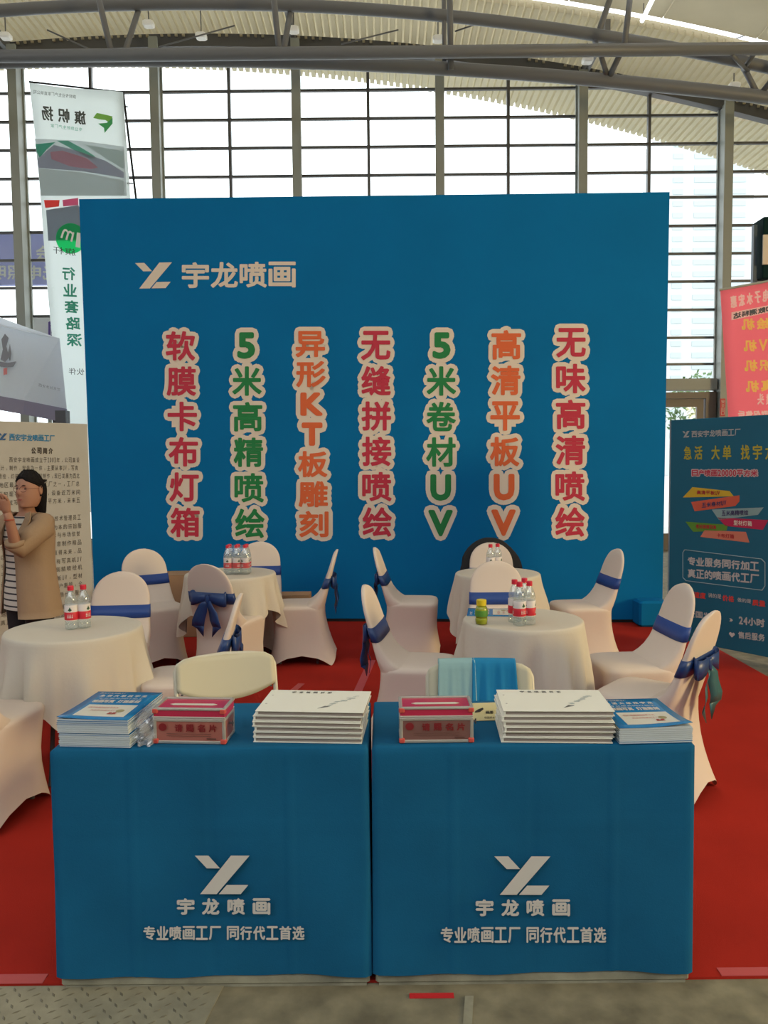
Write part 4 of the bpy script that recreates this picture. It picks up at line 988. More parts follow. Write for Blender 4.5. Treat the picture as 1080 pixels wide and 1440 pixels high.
# brochure lying on the four bottle table
e_ = brochure(.61, 4.38, z, 82, .006, 'thin blue brochure lying on the four-bottle table', 'loose brochure', top=(1, 0))
def booklet(x, y, z_, rz, label, group, top=False):
    e = empty('booklet', (x, y, z_), R(rz), label, 'booklet', group); w_, d_, t_ = .336, .222, .0158
    MB().box((0, 0, .0012), (w_, d_, .0022)).build('back_cover', m_booklet, e, world=False)
    MB().box((.003, 0, .0076), (w_ - .012, d_ - .012, .0108)).build('pages', mat('booklet_pages', (.30, .25, .22), .9) if 'booklet_pages' not in bpy.data.materials else bpy.data.materials['booklet_pages'], e, world=False)
    MB().box((0, 0, .0143), (w_, d_, .0026), None, .0008).build('front_cover', m_booklet, e, world=False)
    MB().box((-w_ / 2 + .005, 0, .0078), (.006, d_ - .004, .012)).build('spine', m_booklet, e, world=False)
    if top:
        for yy in (-.04, .05): MB().lathe([(.0035, .0155), (.003, .0166)], 12, (-w_ / 2 + .018, yy, 0)).build('binding_screw', m_alu, e, world=False)
        b = MB(); up = Vector((0, 0, 1)); q4 = lambda x0, y0, x1, y1: [Vector((x0, y1, .0158)), Vector((x1, y1, .0158)), Vector((x1, y0, .0158)), Vector((x0, y0, .0158))]
        put_text(b, '宇龙喷画样册', q4(-.098, .076, .045, .094), up, .0003, .0004, gap=.45); b.build('cover_lettering', mat('cover_grey' + str(top), (.12, .12, .12), .6), e, world=False)
        b = MB()
        b.prism([Vector((x_, y_, .0162)) for x_, y_ in ((.020, -.080), (.040, -.052), (.056, -.060))], up, .0003)
        b.build('pen_nib_print', mat('nib_grey' + str(top), (.16, .16, .15), .6), e, world=False)
        b = MB()
        for q in range(26):
            u = q / 25; x_ = .045 + .078 * u + random.uniform(-.006, .006); y_ = -.052 + .10 * u + random.uniform(-.010, .010); s_ = random.uniform(.004, .011)
            b.add([Vector((x_ - s_, y_ - s_ * .3, .0162 + q * 1e-6)), Vector((x_ + s_ * .7, y_ - s_ * .2, .0162 + q * 1e-6)), Vector((x_ + s_, y_ + s_ * .35, .0162 + q * 1e-6)), Vector((x_ - s_ * .6, y_ + s_ * .2, .0162 + q * 1e-6))], [(0, 1, 2, 3)])
        b.build('splash_print', mat('splash_pale' + str(top), (.42, .47, .46), .6), e, world=False)
    return e
for cx_, rz, n_, side in ((-.232, -4.5, 6, 'left'), (.527, -2.5, 6, 'right')):
    for k in range(n_):
        top = k == n_ - 1
        lab = ('white landscape booklet with pen drawing on top of the stack on the %s desk' if top else 'white landscape booklet, ' + (ordn[k] + ' from below' if k else 'the bottom one') + ', in the stack on the %s desk') % side
        booklet(cx_ + random.uniform(-.004, .004) + (.004 if top else 0), (2.345 if side == 'left' else 2.325) + .114 + random.uniform(-.003, .003), zz_ + k * .0166, rz + random.uniform(-.8, .8), lab, 'white booklets on the %s desk' % side, top=(1 if side == 'left' else 2) if top else False)

# ---- card boxes
m_redc = mat('red_acrylic', (.50, .02, .07), .2, spec=.6); m_fr = mat('frosted_lit_salmon', (.40, .13, .10), .3); m_fr2 = mat('frosted_grey_red', (.22, .10, .085), .3)  # same frosted panels; redder light on the left box put into its colour
m_rcor = mat('red_corner', (.60, .08, .06), .4)
def card_box(x, y, rz, lab, fm, grp):
    e = empty('card_box', (x, y, zz_), R(rz), lab, 'box', grp); w_, d_, h_ = .225, .115, .078
    def bx_(nm, c, s_, m_, par=e, bev=0): return MB().box(c, s_, None, bev).build(nm, m_, par, world=False)
    body = bx_('box_body', (0, 0, h_ / 2), (w_ - .006, d_ - .006, h_ - .004), fm)
    fr_ = MB()
    for sx in (-1, 1):
        for sy in (-1, 1): fr_.box((sx * (w_ / 2 - .005), sy * (d_ / 2 - .005), h_ / 2), (.010, .010, h_), None, .002)
    for zz in (.005, h_ - .004):
        for sy in (-1, 1): fr_.box((0, sy * (d_ / 2 - .005), zz), (w_ - .008, .011, .010), None, .002)
        for sx in (-1, 1): fr_.box((sx * (w_ / 2 - .005), 0, zz), (.011, d_ - .008, .010), None, .002)
    fr_.build('metal_frame', m_alu, e, world=False)
    lid = bx_('lid', (0, .001, h_ + .016), (w_ - .004, d_ - .004, .026), m_redc)
    lf = MB()
    for sy in (-1, 1): lf.box((0, sy * (d_ / 2 - .004), h_ + .030), (w_, .010, .008), None, .002); lf.box((0, sy * (d_ / 2 - .004), h_ + .004), (w_, .010, .006), None, .002)
    for sx in (-1, 1): lf.box((sx * (w_ / 2 - .004), 0, h_ + .030), (.010, d_, .008), None, .002)
    lf.build('lid_frame', m_alu, lid, world=False)
    MB().prism([Vector((-.075, -.006, h_ + .0305)), Vector((-.062, -.014, h_ + .0305)), Vector((.062, -.014, h_ + .0305)), Vector((.075, -.006, h_ + .0305)), Vector((.062, .002, h_ + .0305)), Vector((-.062, .002, h_ + .0305))], (0, 0, 1), .001).build('card_slot', m_cream, lid, world=False)
    for sx in (-1, 1):
        for zz in (.008, h_ + .024):
            bx_('corner_cap', (sx * (w_ / 2 - .007), -(d_ / 2 - .006), zz), (.018, .018, .016), m_rcor, e if zz < .05 else lid, .003)
    nn = Vector((0, -1, 0)); y0 = -d_ / 2 + .0005
    q4 = lambda a, b_, c, d__: [Vector((a, y0, d__)), Vector((c, y0, d__)), Vector((c, y0, b_)), Vector((a, y0, b_))]
    b = MB(); put_text(b, '请赐名片', q4(-.050, .040, .092, .062), nn, .0026, .0010, gap=.35)
    b.add([Vector((-.082 + .013 * math.cos(a * math.pi / 8) ** 1, y0 - .0026, .053 + .012 * math.sin(a * math.pi / 8) - .0)) for a in range(16)], [tuple(range(16))])
    b.build('box_lettering', mat('box_print_red' + str(len(bpy.data.materials)), (.22, .010, .015), .5), body, world=False)
    b = MB(); 
    for zz in (.026, .033): b.box((-.0, y0 - .0028, zz), (.14, .0004, .0012))
    b.box((.070, y0 - .0028, .018), (.03, .0004, .004))
    b.build('small_print', mat('small_print' + str(len(bpy.data.materials)), (.12, .05, .04), .5), body, world=False)
    MB().tube([(w_ / 2, -.01, .052), (w_ / 2 + .014, -.012, .052)], .004, 8).tube([(w_ / 2 + .012, -.012, .044), (w_ / 2 + .012, -.012, .060)], .002, 6).build('lock_key', m_dark, e, world=False)
card_box(-.600, 2.345 + .062, -4, 'red and aluminium business card box left of the white booklets, beside a plastic bag', m_fr, 'business card boxes')
card_box(gnd(614, 1045, zz_).x, 2.335 + .060, 0, 'red and aluminium business card box beside the yellow leaflet', m_fr2, 'business card boxes')
# yellow leaflet
p0, p1, p2, p3 = gnd(664, 989, zz_ + .001), gnd(725, 987, zz_ + .001), gnd(728, 1012, zz_ + .001), gnd(664, 1014, zz_ + .001)
e = empty('leaflet', (p0 + p2) / 2, label='pale yellow leaflet with dark feather mark lying between card box and booklets', cat='leaflet')
up = Vector((0, 0, 1)); MB().prism([p + up * .0008 for p in (p0, p1, p2, p3)], (0, 0, 1), .0008).build('paper', mat('pale_yellow_paper', (.60, .53, .28), .7), e)
MB().prism([gnd(x, y, zz_ + .003) for x, y in ((668, 1000), (673, 997), (679, 995), (680, 997), (675, 1001), (668, 1002))], (0, 0, 1), .0006).build('feather_print', m_black, e)
b = MB(); put_text(b, '画册', [gnd(683, 1000, zz_ + .002), gnd(694, 1000, zz_ + .002), gnd(694, 1004, zz_ + .002), gnd(683, 1004, zz_ + .002)], up, .0006, .0005)
put_text(b, '喷画样本', [gnd(681, 1008, zz_ + .002), gnd(696, 1008, zz_ + .002), gnd(696, 1011, zz_ + .002), gnd(681, 1011, zz_ + .002)], up, .0006); b.build('leaflet_lettering', m_black, e)
# plastic bag: crumpled film
rng = random.Random(5); P = []
m_bag = clear('crumpled_clear_film', (.93, .96, 1.0), .22, .12, .16)
b = MB(); rs = []
bc = Vector((-.738, 2.44, zz_))
for j in range(15):
    t = j / 14; ring = []
    for i in range(36):
        a = 2 * math.pi * i / 36
        rx = .034 + .022 * math.sin(math.pi * min(1, t * 1.1)) ; ry = .115 * (1 - .25 * t)
        k_ = 1 + .10 * math.sin(a * 5 + t * 6) + .08 * math.sin(a * 9 - t * 9) + rng.uniform(-.04, .04)
        if t > .85: k_ *= 1 - (t - .85) * 3
        ring.append(bc + Vector((rx * math.cos(a) * k_ - .018 * t, ry * math.sin(a) * k_, .002 + t * .082 * (1 + .05 * math.sin(a * 3)))))
    rs.append(ring)
b.rings(rs, True, True); tag(b.build('plastic_bag', m_bag, None, False), 'crumpled clear plastic bag between the blue brochures and a card box', 'bag')

# ================================================================== FOLDING CHAIRS
m_fc = mat('cream_folding_plastic', (.58, .53, .38), .5); m_ft = mat('cream_tube', (.62, .58, .46), .4, metal=.1)
def folding_chair(x, y, rz, lab):
    e = empty('folding_chair', (x, y, .008), R(rz), lab, 'chair', 'cream folding chairs behind the desks')
    hw = .215; r = .011
    # local: front = -Y, back panel at +Y
    def lean(z_): return .10 + (z_ - .43) * .30
    arc = [(-hw, lean(.0) - .02, .004)] + [(-hw, lean(z_), z_) for z_ in (.2, .43, .6, .70, .735)]
    arc += [(-hw + .012, lean(.76), .762), (-hw + .04, lean(.778), .778), (-hw + .10, lean(.785) + .012, .785), (0, lean(.79) + .02, .790)]
    arc2 = arc + [(-p_[0], p_[1], p_[2]) for p_ in reversed(arc[:-1])]
    MB().tube(arc2, r, 10).build('back_frame', m_ft, e, True, world=False)
    P = []
    for i in range(21):
        u = -1 + 2 * i / 20; col = []
        ztop = .790 - .030 * max(0, abs(u) - .72) ** 1.5 * 6; zb = .600 + .045 * u * u
        zb = .598 + .060 * abs(u) ** 2.2
        for j in range(9):
            v = j / 8; z_ = zb + (ztop - zb) * v
            col.append(Vector((u * (hw - .002), lean(z_) + .024 * (1 - u * u) - .006, z_)))
        P.append(col)
    MB().slab(P, (0, 1, 0), .014).build('backrest', m_fc, e, True, world=False)
    rs = [superring(.20, -.21, .19, z_, 36, .45) for z_ in (.428,)] + [superring(.205, -.215, .195, z_, 36, .45) for z_ in (.433, .446)] + [superring(.195, -.205, .185, .452, 36, .45)]
    MB().rings(rs).build('seat', m_fc, e, True, world=False)
    for sx in (-1, 1):
        MB().tube([(sx * (hw - .02), .12, .43), (sx * (hw - .02), -.10, .25), (sx * (hw - .02), -.25, .006)], r, 8).build('leg', m_ft, e, world=False)
    for yy, z_ in ((.03, .18), (-.17, .12)): MB().tube([(-hw + .02, yy, z_), (hw - .02, yy, z_)], .008, 8).build('stretcher', m_ft, e, world=False)
    for sx in (-1, 1): MB().lathe([(.006, 0), (.006, .004)], 8, (0, 0, 0)).build('rivet', m_dark, e, world=False).location = (sx * (hw - .022), lean(.64) - .012, .640)
    e.scale = (1, 1, .972); return e
folding_chair(-.640, 3.22, 20, 'cream plastic folding chair with bare arched back behind the left desk')
fc2 = folding_chair(.385, 3.02, -2, 'cream plastic folding chair carrying two blue cloths behind the right desk')
def drape(xa, xb, zbot, m_, nm, lab, ph, fold=.006):
    # hangs over the back of the second folding chair; local coordinates of that chair
    ang = R(-2); ca, sa = math.cos(ang), math.sin(ang); P = []
    def lean(z_): return .10 + (z_ - .43) * .30
    for i in range(25):
        u = i / 24; x_ = xa + (xb - xa) * u; col = []
        bow_ = .024 * (1 - (x_ / .215) ** 2); w_ = fold * math.sin(u * 19 + ph) + fold * .6 * math.sin(u * 37 + ph * 2)
        for j in range(13):     # front drop upward
            v = j / 12; z_ = zbot + (.792 - zbot) * v; xx = x_ + (xb - xa) * .10 * (1 - v) * (u - .5)
            col.append((xx, lean(z_) + bow_ - .034 - w_ * (1.1 - v), z_))
        for dy, dz in ((-.022, .804), (-.004, .810), (.012, .806)): col.append((x_, lean(.79) + bow_ + dy, dz))
        for j in range(8):
            v = j / 7; z_ = .792 - .22 * v; col.append((x_, lean(z_) + bow_ + .018 + w_ * v, z_))
        P.append([Vector((.385 + p_[0] * ca - p_[1] * sa, 3.02 + p_[0] * sa + p_[1] * ca, p_[2] * .972 + .008)) for p_ in col])
    o = MB().slab(P, (0, 1, 0), .003).build(nm, m_, None, True); tag(o, lab, 'cloth', 'cloths on the folding chair')
drape(-.172, -.018, .50, mat('pale_blue_fabric', (.25, .42, .45), .9, bump=.3, scale=30, dist=.004), 'folded_cloth', 'pale blue cloth hung over the folding chair, nearer the card box', .3, .003)
drape(-.030, .150, .48, mat('bright_blue_fabric', (.005, .20, .42), .9, bump=.3, scale=30, dist=.004), 'folded_cloth', 'bright blue pleated cloth hung over the folding chair', 1.4, .010)

# ================================================================== COAT ON CHAIR, CARTONS
X9, Y9 = (690 - 540) / 1100 * 6.77, 6.43
d9 = -.33
def coat():
    b = MB(); rs = []
    for k, z_ in enumerate([.50, .54, .58, .63, .68, .73, .78, .82, .86, .89, .915, .930, .938]):
        t = (z_ - .50) / .438; hw = (.285 - .05 * t) * math.sqrt(max(.03, 1 - max(0, (z_ - .68) / .265) ** 2.2)); ring = []
        yc = Y9 + .03 + back_y(z_) + .030
        for i in range(40):
            a = 2 * math.pi * i / 40; c_, s_ = math.cos(a), math.sin(a)
            yy = .075 * s_ if s_ > 0 else .026 * s_
            jig = 1 + .05 * math.sin(a * 7 + z_ * 20)
            ring.append(Vector((X9 + hw * jig * c_, yc + yy, z_ + .008 + (.03 * math.sin(a * 3) if k == 0 else 0))))
        rs.append(ring)
    return b.rings(rs, False, True)
tag(coat().build('coat', m_black, None, True), 'black coat slung over a covered chair at the right rear table', 'coat')
def carton(c, s_, rz, lab):
    e = empty('carton', (c[0], c[1], .009), R(rz), lab, 'box', 'brown cartons by the backdrop')
    MB().box((0, 0, s_[2] / 2), s_, None, .004).build('carton_body', m_brown, e, world=False)
    MB().box((-s_[0] / 4 - .001, 0, s_[2] + .002), (s_[0] / 2 - .004, s_[1], .004)).build('flap', m_brown, e, world=False)
    MB().box((s_[0] / 4 + .001, 0, s_[2] + .002), (s_[0] / 2 - .004, s_[1], .004)).build('flap', m_brown, e, world=False)
    MB().box((0, -s_[1] / 2 - .001, s_[2] * .55), (s_[0], .001, .012)).build('tape_line', mat('carton_tape' + str(len(bpy.data.materials)), (.50, .38, .24), .5), e, world=False)
carton(((225 - 540) / 1100 * 7.2, 7.35), (.62, .30, .58), 3, 'large brown cardboard carton standing behind the angled covered chair')
carton(((408 - 540) / 1100 * 7.1, 7.2), (.32, .22, .40), 0, 'brown cardboard carton behind the profile chair facing left')

# ================================================================== THE WOMAN
PX, PY, PH = (37 - 540) / 1100 * 5.0, 5.0, R(-28)
m_skin = mat('skin', (.40, .20, .13), .55, spec=.35); m_hair = mat('black_hair', (.010, .008, .008), .75, bump=.4, scale=90, spec=.15)
m_coat = mat('tan_trench_cloth', (.33, .22, .135), .85, bump=.2, scale=14, dist=.02)
m_pants = mat('black_trousers', (.012, .012, .014), .8)
m_str = bpy.data.materials.new('striped_knit'); N, L = nodes(m_str); bs = N['Principled BSDF']; bs.inputs['Roughness'].default_value = .85
tc = N.new('ShaderNodeTexCoord'); sp = N.new('ShaderNodeSeparateXYZ'); L.new(tc.outputs['Object'], sp.inputs[0])
ml = N.new('ShaderNodeMath'); ml.operation = 'MULTIPLY'; ml.inputs[1].default_value = 25.0; L.new(sp.outputs[2], ml.inputs[0])
fr_ = N.new('ShaderNodeMath'); fr_.operation = 'FRACT'; L.new(ml.outputs[0], fr_.inputs[0])
lt = N.new('ShaderNodeMath'); lt.operation = 'LESS_THAN'; lt.inputs[1].default_value = .26; L.new(fr_.outputs[0], lt.inputs[0])
mx = N.new('ShaderNodeMix'); mx.data_type = 'RGBA'; mx.inputs[6].default_value = (.60, .56, .50, 1); mx.inputs[7].default_value = (.03, .03, .04, 1)
L.new(lt.outputs[0], mx.inputs[0]); L.new(mx.outputs[2], bs.inputs['Base Color'])
lady = empty('person', (PX, PY, .008), PH, 'woman in tan coat and striped top raising a phone with both hands', 'person')
def ell(cx, cy, z_, rx, ry, n=28, p=1.0, a0=0, a1=2 * math.pi, tilt=(0, 0)):
    out = []
    for k in range(n):
        a = a0 + (a1 - a0) * k / n; c_, s_ = math.cos(a), math.sin(a)
        out.append(Vector((cx + rx * math.copysign(abs(c_) ** p, c_), cy + ry * math.copysign(abs(s_) ** p, s_), z_ + tilt[0] * c_ + tilt[1] * s_)))
    return out
body = MB()
# torso + neck + legs lofted
tors = [(.80, 0, .165, .110), (.90, 0, .160, .105), (1.0, 0, .130, .090), (1.10, 0, .140, .098), (1.18, 0, .155, .105), (1.24, .005, .165, .095), (1.275, .008, .140, .080), (1.295, .010, .085, .062), (1.32, .008, .050, .052), (1.36, 0, .045, .050), (1.40, -.01, .045, .052)]
body.rings([ell(0, y_, z_, rx, ry, 28, .9) for z_, y_, rx, ry in tors])
for sx in (-1, 1):
    body.rings([ell(sx * x_, y_, z_, r_, r_ * 1.05, 18) for z_, x_, y_, r_ in ((.86, .075, 0, .085), (.72, .085, 0, .080), (.55, .088, -.005, .064), (.45, .088, -.005, .054), (.36, .088, .005, .054), (.22, .088, .008, .044), (.09, .088, .010, .034), (.05, .088, .005, .038))])
# head
HY = R(6)
def hrot(v): x_, y_ = v.x * .96, v.y * .86; return Vector((x_ * math.cos(HY) - y_ * math.sin(HY) + .040, x_ * math.sin(HY) + y_ * math.cos(HY) + .01, v.z))
def headpt(t, a):
    # t 0 chin .. 1 crown ; a angle with -pi/2 = face front
    z_ = 1.352 + .222 * t
    prof = math.sqrt(max(0, 1 - (2 * t - 1) ** 2 * .0)) 
    wx = .074 * (math.sin(math.pi * min(1, .16 + .70 * t)) ** .75) if t < .97 else .074 * .35 * (1 - t) / .03
    wx = .076 * max(0, 1 - ((t - .56) / .455) ** 2 if t > .56 else 1 - ((.56 - t) / .70) ** 2.2) ** .5
    yfr = .092 * max(0, 1 - ((t - .45) / .56) ** 2 if t > .45 else 1 - ((.45 - t) / .95) ** 2) ** .5
    ybk = .098 * max(0, 1 - ((t - .60) / .41) ** 2 if t > .60 else 1 - ((.60 - t) / .66) ** 2) ** .5
    c_, s_ = math.cos(a), math.sin(a); x_ = wx * math.copysign(abs(c_) ** .92, c_); y_ = (yfr if s_ < 0 else ybk) * s_
    if s_ < 0:
        cx_ = x_ / .03; g = math.exp(-(x_ / .012) ** 2)
        y_ -= .022 * g * math.exp(-((t - .40) / .075) ** 2) + .010 * g * math.exp(-((t - .50) / .08) ** 2)          # nose
        y_ += .010 * (math.exp(-((x_ - .030) / .014) ** 2) + math.exp(-((x_ + .030) / .014) ** 2)) * math.exp(-((t - .52) / .055) ** 2)   # sockets
        y_ -= .006 * math.exp(-(x_ / .020) ** 2) * (math.exp(-((t - .245) / .03) ** 2) + .9 * math.exp(-((t - .19) / .025) ** 2))       # lips
        y_ -= .006 * math.exp(-(x_ / .018) ** 2) * math.exp(-((t - .05) / .06) ** 2)     # chin
        y_ -= .004 * (math.exp(-((x_ - .040) / .018) ** 2) + math.exp(-((x_ + .040) / .018) ** 2)) * math.exp(-((t - .34) / .08) ** 2)
    return Vector((x_, -.022 + y_, z_))
ts = [0.0, .02, .05, .09, .13, .16, .19, .22, .245, .27, .30, .33, .36, .39, .42, .45, .48, .51, .54, .57, .61, .66, .72, .78, .84, .90, .95, .985, 1.0]
body.rings([[hrot(headpt(t, 2 * math.pi * k / 44)) for k in range(44)] for t in ts])
for sx in (-1, 1):   # ears
    body.rings([[hrot(Vector((sx * (.070 + o_), .002 + r_ * .55 * math.cos(a * math.pi / 6), 1.458 + r_ * math.sin(a * math.pi / 6)))) for a in range(12)] for r_, o_ in ((.020, -.004), (.029, .004), (.030, .010), (.022, .013), (.012, .010))])
# arms
arms = {1: [(.145, 0, 1.250), (.175, -.020, 1.222), (.152, -.185, 1.112), (.150, -.200, 1.12), (.188, -.268, 1.300), (.186, -.280, 1.335)],
        -1: [(-.145, 0, 1.250), (-.172, -.03, 1.222), (-.150, -.20, 1.13), (-.140, -.22, 1.135), (-.020, -.285, 1.305), (-.015, -.295, 1.335)]}
for sx in (1, -1):
    A = arms[sx]; body.tube(A, [.050, .048, .039, .037, .026, .024], 14)
    wv = Vector(A[-1]); 
    up_ = Vector((-.10 * sx * 0, -.30, 1)).normalized(); inn = Vector((-sx, -.5, 0)).normalized(); nrm_ = up_.cross(inn).normalized()
    # palm
    rs = []
    for t, wd, tk in ((-.01, .022, .017), (.02, .030, .015), (.05, .038, .014), (.075, .040, .012), (.085, .036, .009)):
        c_ = wv + up_ * t; rs.append([c_ + inn * wd * math.cos(a * math.pi / 7) + nrm_ * tk * math.sin(a * math.pi / 7) for a in range(14)])
    body.rings(rs)
    for f_ in range(4):
        ln_ = (.058, .070, .074, .064)[3 - f_]; o_ = -.028 + .0187 * f_; b0 = wv + up_ * .075 + inn * o_
        c1_ = b0 + up_ * ln_ * .42 + inn * .006; c2_ = c1_ + (up_ * .5 + inn * .8).normalized() * ln_ * .34; c3_ = c2_ + (inn - up_ * .2).normalized() * ln_ * .26
        body.tube([b0, c1_, c2_, c3_], [.0092, .0088, .0080, .0066], 8)
    b0 = wv + up_ * .022 + inn * .026; body.tube([b0, b0 + inn * .028 + up_ * .018, b0 + inn * .046 + up_ * .042], [.012, .0105, .008], 8)
skin_o = body.build('body', m_skin, lady, True, world=False)
# face details
ey = MB()
for sx in (-1, 1):
    c_ = headpt(.52, -math.pi / 2 + sx * .42); c_ = Vector((sx * .030, c_.y - .001, 1.352 + .222 * .52))
    ey.rings([[c_ + Vector((r_ * 1.5 * math.cos(a * math.pi / 6), d_, r_ * .55 * math.sin(a * math.pi / 6))) for a in range(12)] for r_, d_ in ((.010, .003), (.0085, -.001), (.003, -.0025))])
ey.v = [hrot(v) for v in ey.v]; ey.build('eye', mat('eye_dark', (.02, .015, .012), .3), skin_o, world=False)
br = MB()
for sx in (-1, 1): br.tube([(sx * .014, -.107, 1.486), (sx * .030, -.104, 1.490), (sx * .047, -.090, 1.486)], [.002, .003, .0015], 6)
br.v = [hrot(v) for v in br.v]; br.build('eyebrow', m_hair, skin_o, world=False)
lips_ = MB().rings([[Vector((.019 * f_ * math.cos(a * math.pi / 8), -.1125 + .10 * abs(.019 * f_ * math.cos(a * math.pi / 8)) ** 1.2 * 2 + d_, 1.352 + .222 * .218 + .0075 * f_ * math.sin(a * math.pi / 8))) for a in range(16)] for f_, d_ in ((1, .004), (.9, -.002), (.4, -.005))]); lips_.v = [hrot(v) for v in lips_.v]; lips_.build('lips', mat('lips_red', (.32, .06, .05), .45), skin_o, world=False)
gl = MB()
for sx in (-1, 1):
    ring = [Vector((sx * .032 + .024 * math.copysign(abs(math.cos(a * math.pi / 10)) ** .8, math.cos(a * math.pi / 10)), -.120 + abs(sx * .032 + .024 * math.cos(a * math.pi / 10)) * .22, 1.466 + .018 * math.sin(a * math.pi / 10))) for a in range(21)]
    gl.tube(ring, .0014, 5, False); gl.tube([(sx * .056, -.107, 1.470), (sx * .074, -.06, 1.470), (sx * .077, .0, 1.468)], .0013, 5)
gl.tube([(-.008, -.120, 1.468), (0, -.122, 1.471), (.008, -.120, 1.468)], .0014, 5)
gl.v = [hrot(v) for v in gl.v]; gl.build('glasses', mat('glasses_red_brown', (.12, .02, .02), .4), lady, world=False)
# hair: cap following the skull, open over the face
hr = MB(); rs = []
for t in [.30, .36, .42, .50, .58, .66, .74, .80, .86, .91, .95, .98, 1.0, 1.015]:
    ring = []
    for k in range(48):
        tt = min(t, .999); fr = smoothstep(.74, .86, t)   # how far hair comes forward over the brow
        a_open = (1.80 - 1.80 * smoothstep(.52, .86, t)) if t < .86 else 0     # half-opening around the face
        u = k / 47; a = -math.pi / 2 + a_open + u * (2 * math.pi - 2 * a_open)
        q = headpt(tt, a); c_ = Vector((0, -.022, q.z)); d_ = q - c_; ll = d_.length
        d_ = d_.normalized() if ll > 1e-5 else Vector((0, 1, 0)); ex = .011 + .004 * math.sin(a * 12)
        edge = min(u, 1 - u); ex *= smoothstep(0, .05, edge) if a_open > 0 else 1
        g = q + d_ * ex; g.z += (.010 if t >= .98 else .004) * (1 if t > .9 else 0) + (t - 1.0) * .3 * (t > 1); ring.append(g)
    rs.append(ring)
vs = [p_ for r_ in rs for p_ in r_]; n_ = 48
hr.add(vs, [(i * n_ + k, i * n_ + k + 1, (i + 1) * n_ + k + 1, (i + 1) * n_ + k) for i in range(len(rs) - 1) for k in range(n_ - 1)] + [(i * n_ + n_ - 1, i * n_, (i + 1) * n_, (i + 1) * n_ + n_ - 1) for i in range(7, len(rs) - 1)] + [tuple(range((len(rs) - 1) * n_, len(rs) * n_))])
# falling length behind the neck
rs = []
for z_, rx, ry, cy in ((1.50, .070, .040, .055), (1.46, .074, .045, .055), (1.41, .074, .045, .052), (1.36, .070, .040, .052), (1.32, .066, .034, .055), (1.295, .055, .022, .058)):
    rs.append([Vector((rx * math.cos(a * math.pi / 14) * (1 + .03 * math.sin(a * 5)), cy + ry * math.sin(a * math.pi / 14), z_)) for a in range(28)])
hr.rings(rs)
hr.rings([[Vector((r_ * math.cos(a * math.pi / 5), .070 + d_, 1.505 + dz + r_ * math.sin(a * math.pi / 5))) for a in range(10)] for r_, d_, dz in ((.014, 0, 0), (.020, .015, .002), (.016, .035, .003), (.011, .055, .008), (.003, .080, .013))])
hr.v = [hrot(v) for v in hr.v]; hr.build('hair', m_hair, lady, True, world=False)
# shirt
MB().rings([ell(0, y_, z_, rx, ry, 32, .9) for z_, y_, rx, ry in ((.70, 0, .185, .128), (.80, 0, .180, .125), (.95, 0, .155, .112), (1.08, 0, .155, .115), (1.16, -.004, .166, .122), (1.22, 0, .168, .110), (1.262, .004, .145, .092), (1.288, .008, .100, .074), (1.292, .008, .088, .066))], False, True).build('striped_top', m_str, lady, True, world=False)
# coat body: open in front
rs = []
ct = [(.655, .225, .165, .72), (.70, .220, .160, .70), (.80, .208, .150, .66), (.92, .192, .138, .60), (1.0, .184, .132, .56), (1.10, .188, .136, .52), (1.18, .196, .138, .50), (1.235, .190, .125, .52), (1.27, .155, .104, .58), (1.295, .108, .086, .66), (1.315, .082, .074, .74)]
P = []
for i, (z_, rx, ry, op) in enumerate(ct):
    col = []
    for k in range(41):
        a = -math.pi / 2 - .38 * (1 - smoothstep(1.1, 1.3, z_)) + op + (2 * math.pi - 2 * op) * k / 40
        w_ = 1 + .022 * math.sin(a * 8 + z_ * 5) * max(0, (1.15 - z_) * 2)
        col.append(Vector((rx * w_ * math.cos(a), .004 + ry * w_ * math.sin(a), z_)))
    P.append(col)
vs = []; cb = MB(); cb.slab([list(c_) for c_ in P], (0, 0, 0), 0) if False else None
n_ = 41; outer = [p_ for c_ in P for p_ in c_]; inner = [Vector((p_.x * .95, p_.y * .95, p_.z)) for p_ in outer]; K = len(outer); m_ = len(P)
fs = [(i * n_ + k, i * n_ + k + 1, (i + 1) * n_ + k + 1, (i + 1) * n_ + k) for i in range(m_ - 1) for k in range(n_ - 1)]
fs += [tuple(K + q for q in reversed(f)) for f in fs]
for i in range(m_ - 1):
    for k in (0, n_ - 1): fs.append((i * n_ + k, (i + 1) * n_ + k, K + (i + 1) * n_ + k, K + i * n_ + k))
for k in range(n_ - 1): fs += [(k, k + 1, K + k + 1, K + k), ((m_ - 1) * n_ + k, (m_ - 1) * n_ + k + 1, K + (m_ - 1) * n_ + k + 1, K + (m_ - 1) * n_ + k)]
cb.add(outer + inner, fs); coat_o = cb.build('coat', m_coat, lady, True, world=False)
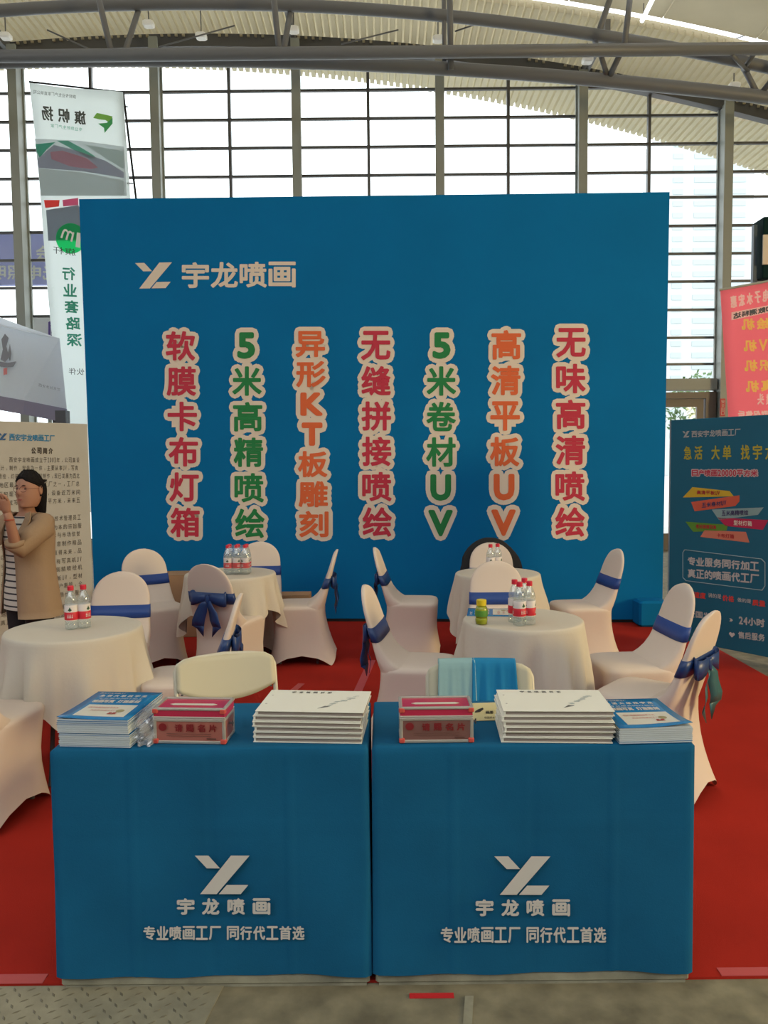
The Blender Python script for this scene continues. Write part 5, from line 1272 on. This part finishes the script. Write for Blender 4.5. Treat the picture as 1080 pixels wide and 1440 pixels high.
for sx in (1, -1):
    A = [Vector(p_) for p_ in arms[sx]]
    sl = MB(); sl.tube([A[0] + Vector((-.03 * sx, .005, .0)), A[0] + Vector((.008 * sx, -.005, -.002)), A[1], A[1].lerp(A[2], .5), A[2] + Vector((0, 0, -.004)), A[3].lerp(A[4], .08), A[3].lerp(A[4], .16)], [.066, .073, .074, .069, .064, .060, .055], 18)
    sl.build('sleeve', m_coat, coat_o, True, world=False)
    cu = MB(); cu.tube([A[3].lerp(A[4], .10), A[3].lerp(A[4], .22)], [.061, .058], 18).build('cuff', m_coat, coat_o, True, world=False)
    lp_ = MB(); lp_.slab([[Vector((sx * .060, -.062, 1.31)), Vector((sx * .088, -.085, 1.285)), Vector((sx * .080, -.132, 1.20)), Vector((sx * .072, -.140, 1.12))], [Vector((sx * .090, -.045, 1.325)), Vector((sx * .150, -.098, 1.27)), Vector((sx * .135, -.140, 1.20)), Vector((sx * .080, -.143, 1.115))]], (0, -1, .2), .006).build('lapel', m_coat, coat_o, world=False)
w4 = Vector(arms[1][4]); MB().tube([w4 + Vector((.028 * math.cos(a * math.pi / 8), .028 * math.sin(a * math.pi / 8), -.010)) for a in range(17)], .0035, 6, False).build('bracelet', mat('bracelet_red', (.40, .06, .03), .5), lady, world=False)
tr = MB()
for sx in (-1, 1): tr.rings([ell(sx * x_, y_, z_, r_, r_ * 1.05, 20) for z_, x_, y_, r_ in ((.88, .072, 0, .100), (.72, .085, 0, .092), (.55, .088, -.005, .076), (.40, .088, 0, .066), (.22, .088, .006, .058), (.09, .088, .008, .052))])
tr.build('trousers', m_pants, lady, True, world=False)
for sx in (-1, 1):
    MB().rings([[Vector((sx * .088 + .042 * w_ * math.cos(a * math.pi / 10), -.045 + .125 * w_ * math.sin(a * math.pi / 10) * (1 if h_ < .05 else .6) + (0 if h_ < .05 else .05), h_)) for a in range(20)] for h_, w_ in ((0, .92), (.012, 1), (.035, .95), (.060, .85), (.085, .9))]).build('shoe', m_black, lady, True, world=False)
ph = MB().box((.085, -.385, 1.455), (.155, .010, .078), Matrix.Rotation(R(8), 3, 'X'), .004)
hx = Vector((.02, -.375, 1.445)); ca, sa = math.cos(PH), math.sin(PH)
pv = MB(); pv.v = [Vector((PX + v.x * ca - v.y * sa, PY + v.x * sa + v.y * ca, v.z + .008)) for v in ph.v]; pv.f = ph.f
tag(pv.build('phone', mat('dark_phone', (.02, .02, .025), .3)), 'dark mobile phone held up by the woman in the tan coat', 'phone')
